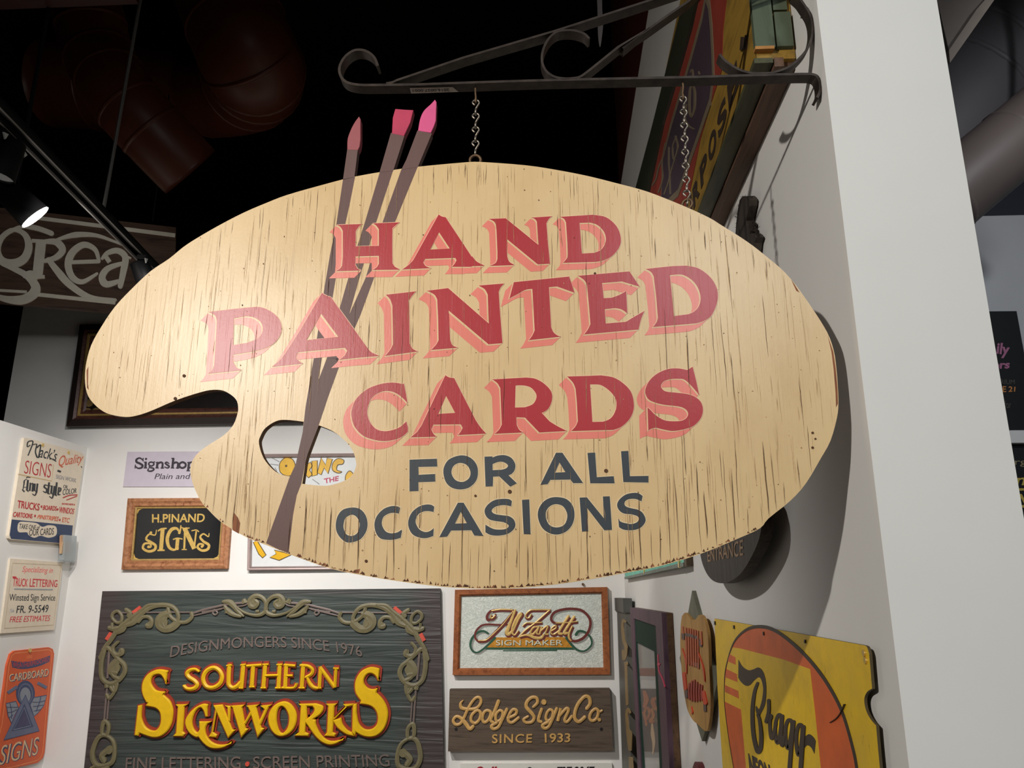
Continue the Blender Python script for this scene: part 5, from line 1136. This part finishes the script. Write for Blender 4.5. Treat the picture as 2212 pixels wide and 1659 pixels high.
b.prism(s.q(el(338, 665, 126, 172)), T, T+.0008, mi=0); b.prism(s.q(el(336, 690, 70, 105)), T, T+.0012, mi=1); b.ribbon(s.q(el(338, 672, 92, 134)), 14*kz, T, T+.0012, True, 5)
for P in (Z2((78,800),(210,770),(245,860),(190,960),(150,1060),(105,960),(92,870)), Z2((400,820),(450,720),(620,690),(580,830),(500,930),(450,970))): b.prism(s.q(P), T, T+.0010, mi=1); b.ribbon(s.q(P), 8*kz, T, T+.0014, True, 0)
strokes(s, b, Z2, [(7, [(92,850),(160,850),(230,850)]), (7, [(100,920),(160,910),(220,880)]), (7, [(120,990),(170,950)]), (7, [(130,800),(150,900),(150,1000)]), (7, [(430,780),(520,780),(600,760)]), (7, [(440,840),(510,830),(570,820)]), (7, [(450,900),(500,890),(540,880)]), (7, [(540,710),(520,790),(480,900)])], T, T+.0015, 0)
tri = Z2((335,685),(520,1165),(50,1285)); b.prism(s.q(tri), T, T+.0018, mi=5); b.ribbon(s.q(tri), 10*kz, T, T+.0022, True, 0)
t2 = Z2((322,800),(440,1110),(150,1170)); b.prism(s.q(t2), T, T+.0022, mi=0); t3 = Z2((318,850),(405,1095),(175,1150)); b.ribbon(s.q(t3), 9*kz, T, T+.0026, True, 1); b.prism(s.q(Z2((316,890),(380,1080),(215,1118))), T, T+.0026, mi=6)
for p, a_, c_ in (((160,630),(100,660),(225,575)), ((560,560),(500,525),(618,590))): strokes(s, b, Z2, [(40, 'l', [a_, c_])], T, T+.0010, 5)
s.part('printing', b, [paint('slate_blue_print', (70, 80, 116), .5, .08), paint('pale_blue_print', (146, 152, 164), .5, .06), paint('cream_print', (230, 198, 156), .5), paint('light_orange_rule', (240, 148, 96), .5), paint('red_orange_print', (206, 74, 66), .5), paint('mid_blue_print', (108, 116, 142), .5, .08), paint('plum_blue_print', (82, 78, 112), .5)])
b = MB(); b.dot(s.q(Z2((392,92)))[0], .012, T, T+.006); s.part('brass_nail', b, paint('brass_screw', (224, 196, 120), .3, .1, metal=.7))

# ================================================================== hanging board with white scroll letters
G4 = Z(0,440,3.6873)
g0 = atY(380, 560, 4.55)
GP = Plane(g0, (math.cos(math.radians(18.7)), math.sin(math.radians(18.7)), 0))
s = Sign('scroll_lettered_board', 'dark brown board with big grey-white swash letters hung high above the back wall', 'sign', GP, (190, 570), .03)
s.part('board', s.slab([(-260,420),(95,459),(380,491),(376,687),(239,674.6),(0,654),(-290,628)], 0), wood('dark_walnut_board', (92, 70, 58), (54, 42, 36), 1, (2, 14, 14), .5, .2)); T = s.t
WL = paint('chalky_white_letter', (226, 218, 202), .6, .05); b = MB()
strokes(s, b, G4, [((30,60,70,46,36), 'c', [(110,212),(200,250),(232,345),(195,440),(110,480),(20,455),(-15,370),(20,270)]), ((36,50,80,70,30), [(20,480),(110,520),(220,580),(285,660),(265,725),(180,768),(60,765),(-60,730)]), (50, [(205,575),(250,560),(280,590)]),
 ((14,40,40), [(95,210),(190,185),(300,200),(412,240)]), ((16,44,30,20,16), [(448,292),(600,252),(760,255),(900,300),(1050,360)]), (80, 'l', [(330,300),(300,590)]), (28, 'l', [(255,298),(380,305)]), (28, 'l', [(258,592),(358,585)]),
 ((30,60,50,30), [(350,305),(450,310),(500,370),(450,430),(360,460)]), ((40,60,50,24), [(390,450),(460,540),(560,650),(720,750),(920,770)]), (30, [(560,470),(790,462)]), ((26,46,60,50,20), [(790,462),(760,370),(670,330),(580,390),(545,490),(580,590),(660,625),(775,560)]),
 ((22,40,50,54,40), [(815,440),(860,395),(940,378),(1000,430),(985,540),(960,660)]), (70, [(840,450),(870,430)]), ((30,50,60,30), [(970,480),(860,520),(815,590),(850,645),(950,620)]), (16, 'l', [(970,400),(1045,440)])], T-.002, T+.008)
strokes(s, b, G4, [(30, 'l', [(300,115),(1396,254)]), (30, 'l', [(300,725),(920,790)]), (22, 'l', [(-40,690),(215,705)])], T-.002, T+.004)
s.part('raised_letters', b, WL)
for px in (330, 20):
    b = MB(); p = s.pl.loc(px, 480); b.tube([(p[0], p[1], .01), (p[0], 6.4-s.pl.o.z, .01)], .004, 6)
    s.part('hanger_wire', b, M['black_wall'])

# ================================================================== track lighting
ZT = 3.2
t0 = atZ(-30, 218, ZT); t1 = atZ(338, 592, ZT)
dirv = (t1-t0).normalized(); sid = Vector((-dirv.y, dirv.x, 0))*-1
R_ = Matrix((dirv, sid, Vector((0, 0, 1)))).transposed().to_4x4(); R_.translation = t0
TRK = paint('black_track_enamel', (24, 23, 24), .5, .05, spec=.25)
tr = thing('track_rail', 'black lighting track running across the dark ceiling at upper left', 'light track', R_)
Ln = (t1-t0).length+.15
b = MB(); b.box(-1.2, Ln, -.030, -.012, -.002, .032); b.box(-1.2, Ln, .012, .030, -.002, .032); b.box(-1.2, Ln, -.030, .030, .022, .034); obj('rail', b, TRK, tr)
b = MB(); b.box(-1.2, Ln, -.030, -.022, -.0035, -.002); b.box(-1.2, Ln, .022, .030, -.0035, -.002); obj('rail_lip', b, paint('grey_track_lip', (150, 146, 142), .5, .05), tr)
rb = atZ(222, 462, ZT+.034)
rt = atY(303, 0, rb.y-.12); k_ = (6.4-rb.z)/(rt.z-rb.z)
b = MB(); b.tube([rb, rb+(rt-rb)*k_], .008, 8)
o = obj('suspension_rod', b, paint('dull_steel_rod', (132, 128, 124), .4, .05, metal=.6)); tag(o, 'thin steel rod dropping from the ceiling to the lighting track at upper left', 'rod')
def track_head(px, py, aim, label, lit=False, ln=.16, r=.05):
    p = atZ(px, py, ZT-.004)
    h = thing('track_spotlight', label, 'spotlight', Matrix.Translation(p), 'spotlights on the ceiling track')
    b = MB(); v = R_.to_3x3()
    m = MB(); m.box(-.07, .07, -.022, .022, -.03, -.006)
    b.v = [tuple(v @ Vector(q)) for q in m.v]; b.f = m.f; b.m = m.m
    obj('adapter', b, TRK, h)
    c = Vector((0, 0, -.10)); d = Vector(aim).normalized()
    b = MB(); b.tube([(0, 0, -.03), c], .010, 8); obj('arm', b, TRK, h)
    b = MB(); b.tube([c-d*ln*.55, c-d*ln*.50, c+d*ln*.2, c+d*ln*.5], [r*.55, r*.9, r, r*1.06], 20, cap=False)
    b.tube([c-d*ln*.551, c-d*ln*.55], r*.55, 20); obj('lamp_body', b, TRK, h, True)
    b = MB(); b.tube([c+d*ln*.40, c+d*ln*.42], r*.98, 20)
    obj('lens', b, emit('lit_lens', (255, 250, 240), 14) if lit else paint('dark_lens', (60, 60, 62), .1), h)
    for sg in (1, -1):
        b = MB(); m = MB(); m.prism([(.05*sg,-.02),(.078*sg,-.028),(.062*sg,-.048)], .020, .026)
        b.v = [tuple(v @ Vector((q[0], q[2], q[1]))) for q in m.v]; b.f = m.f; b.m = m.m
        obj('latch_clip', b, paint('pale_plastic_clip', (196, 194, 190), .5), h)
    return p
track_head(22, 296, (-.1, -.1, -1), 'dark track spotlight pointing straight down at the far left edge')
track_head(318, 560, (.3, .5, -1), 'dark track spotlight at the far end of the track, over the swash-lettered board')
# the lit head hangs from a second track outside the frame's left edge
lp = atY(74, 467, 3.05)
h = thing('track_spotlight', 'lit track spotlight with a glowing white lens at the left edge', 'spotlight', Matrix.Translation(lp), 'spotlights on the ceiling track')
vc = (EYE-lp).normalized(); rt_ = vc.cross(Vector((0, 0, 1))).normalized()*-1; up_ = vc
d = Vector((.600, .510, -.616)).normalized()
nrm = d
b = MB(); b.tube([-d*.17, -d*.16, -d*.05, d*.006], [.035, .058, .066, .071], 22, cap=False); b.tube([-d*.171, -d*.17], .035, 20); obj('lamp_body', b, TRK, h, True)
b = MB(); b.tube([d*.003, d*.0075], .067, 28); obj('lens', b, emit('lit_lens', (255, 250, 240), 14), h)
b = MB(); b.tube([-d*.09, -d*.09+Vector((-.02, 0, .10)), -d*.09+Vector((-.02, 0, 6.4-lp.z+.09*d.z))], .009, 8); obj('stem', b, TRK, h)

# ================================================================== ducts under the ceiling
DUCT = paint('red_oxide_duct', (84, 41, 25), .4, .06, 6, spec=.35)
def duct(name, label, pts, r, rings, mat=DUCT, seg=6, hang=None):
    b = MB(); P = [Vector(p) for p in pts]
    Q = cr([tuple(p) for p in P], seg) if len(P) > 2 else P
    Q = [Vector(q) for q in Q]
    b.tube(Q, r, 28)
    o = obj(name, b, mat, None, True); tag(o, label, 'duct', 'ceiling ducts')
    b = MB()
    for i in rings:
        i = min(i, len(Q)-2); dd = (Q[i+1]-Q[i]).normalized(); b.tube([Q[i]-dd*.012, Q[i]-dd*.006, Q[i]+dd*.006, Q[i]+dd*.012], [r, r*1.025, r*1.025, r], 28, cap=False)
    obj('seam', b, mat, o, True)
    b = MB(); c0 = max(Q, key=lambda v: v.z) if hang is None else Q[hang]; b.tube([c0, (c0.x, c0.y, 6.4)], .012, 6); obj('hanger', b, M['black_wall'], o)
cc = lambda x, y, Y: atY(x/2.9892, y/2.9892, Y)
duct('air_duct', 'dark red segmented duct bending down from the ceiling at upper left', [cc(440,-300,3.45), cc(560,60,3.45), cc(640,360,3.5), cc(800,640,3.5), cc(1010,880,3.6), cc(1230,1110,3.75)], .18, [8, 12, 15, 19, 23])
duct('air_duct', 'fat dark red duct dropping from the ceiling left of the brush tips', [cc(1300,-460,3.8), cc(1480,40,3.85), cc(1600,350,3.9), cc(1650,470,4.05), cc(1560,560,4.3), cc(1350,600,4.5)], .295, [8, 13, 16, 19, 22])
duct('air_duct', 'dark red cross duct running behind the other ducts', [cc(1500,560,5.3), cc(1000,580,5.3), cc(330,540,5.3)], .34, [3, 9], hang=6)
b = MB(); b.box(-4.2, atY(300, 6, 3.0).x, 2.7, 3.0, atY(150, 15, 3.0).z, atY(150, 15, 3.0).z+.4); o = obj('ceiling_beam', b, paint('oxblood_beam', (60, 26, 20), .6, .1)); o['kind'] = 'structure'

# ================================================================== the passage beyond the wall end
PASS = Plane((1.5, 3.5, 2.5), (1, 0, 0))
s = Sign('black_poster', 'black poster with pink script in the passage at the right edge', 'poster', PASS, (2170, 800), .006)
s.part('board', s.slab([(2080,673),(2196,672),(2243,933),(2080,934)]), paint('black_poster_card', (34, 37, 40), .45, .05)); T = s.t
P2 = Z(1900,400,2.0738)
b = MB(); put(s, b, 'ily', quad(P2,(528,705),(585,712),(575,780),(520,770)), T, T+.002, 0, bold=.03); put(s, b, 'hers', quad(P2,(480,790),(585,785),(580,822),(480,825)), T, T+.002, 0, bold=.03)
put(s, b, 'ARIUM', quad(P2,(520,870),(605,872),(604,892),(520,892)), T, T+.002, 2); put(s, b, 'E 21', quad(P2,(550,900),(608,903),(606,925),(550,928)), T, T+.002, 1, bold=.02); put(s, b, 'for', quad(P2,(560,965),(588,968),(588,1000),(560,1000)), T, T+.002, 2)
s.part('lettering', b, [paint('pink_poster_script', (190, 122, 158), .5), paint('orange_poster_text', (226, 150, 88), .5), paint('dim_grey_text', (96, 92, 86), .5)])
s = Sign('black_poster', 'lower black poster with yellow script at the right edge, under the pink one', 'poster', PASS, (2190, 1100), .006)
s.part('board', s.slab([(2080,960),(2250,958),(2300,1330),(2080,1330)]), paint('black_poster_card', (34, 37, 40), .45, .05)); T = s.t
b = MB(); put(s, b, 'large', quad(P2,(560,1225),(690,1225),(690,1262),(560,1262)), T, T+.002, 1); put(s, b, 'and', quad(P2,(570,1300),(720,1290),(700,1345),(560,1345)), T, T+.002, 0, bold=.02); b.prism(s.q(P2((560,1360),(760,1355),(765,1366),(560,1370))), T, T+.002)
put(s, b, 'All', quad(P2,(590,1385),(720,1380),(730,1470),(600,1470)), T, T+.002, 0)
s.part('lettering', b, [paint('pale_yellow_script', (222, 196, 96), .5), paint('dim_buff_text', (170, 156, 120), .5)])
GD = paint('grey_mauve_duct', (88, 79, 76), .5, .05, 5)
duct('air_duct', 'grey round duct crossing the dark ceiling of the passage at upper right', [atY(2010, 460, 2.5), atY(2070, 406, 2.5), atY(2164, 328, 2.5), atY(2300, 215, 2.5)], .125, [3, 13], GD)
duct('air_duct', 'wide dark duct bending above the passage, at the top right corner', [atY(1960, 390, 3.12), atY(2090, 210, 3.05), atY(2190, 120, 3.0), atY(2330, 60, 3.0)], .285, [7, 10], paint('dark_grey_duct', (86, 83, 86), .55, .05, 5))
p_ = [atY(x, y, 2.0) for x, y in ((2010,-60),(2162,-60),(2128,2),(2052,118))]; e_ = [atY(x, y, 1.98) for x, y in ((2110,20),(2180,-60),(2190,-60),(2052,136),(2050,108))]
b = MB(); b.add([tuple(v) for v in p_]+[tuple(v+Vector((0, .05, 0))) for v in p_], [(0, 1, 2, 3), (7, 6, 5, 4), (0, 4, 5, 1), (1, 5, 6, 2), (2, 6, 7, 3), (3, 7, 4, 0)])
o = obj('ceiling_baffle', b, paint('taupe_soffit', (104, 94, 88), .6, .05)); tag(o, 'taupe ceiling baffle panel in the passage at the top right', 'panel')
b = MB(); b.add([tuple(v) for v in e_]+[tuple(v+Vector((0, .07, 0))) for v in e_], [(0, 1, 2, 3, 4), (9, 8, 7, 6, 5)]+[(i, 5+i, 5+(i+1) % 5, (i+1) % 5) for i in range(5)])
obj('edge_trim', b, paint('pale_taupe_trim', (128, 116, 106), .6, .05), o)
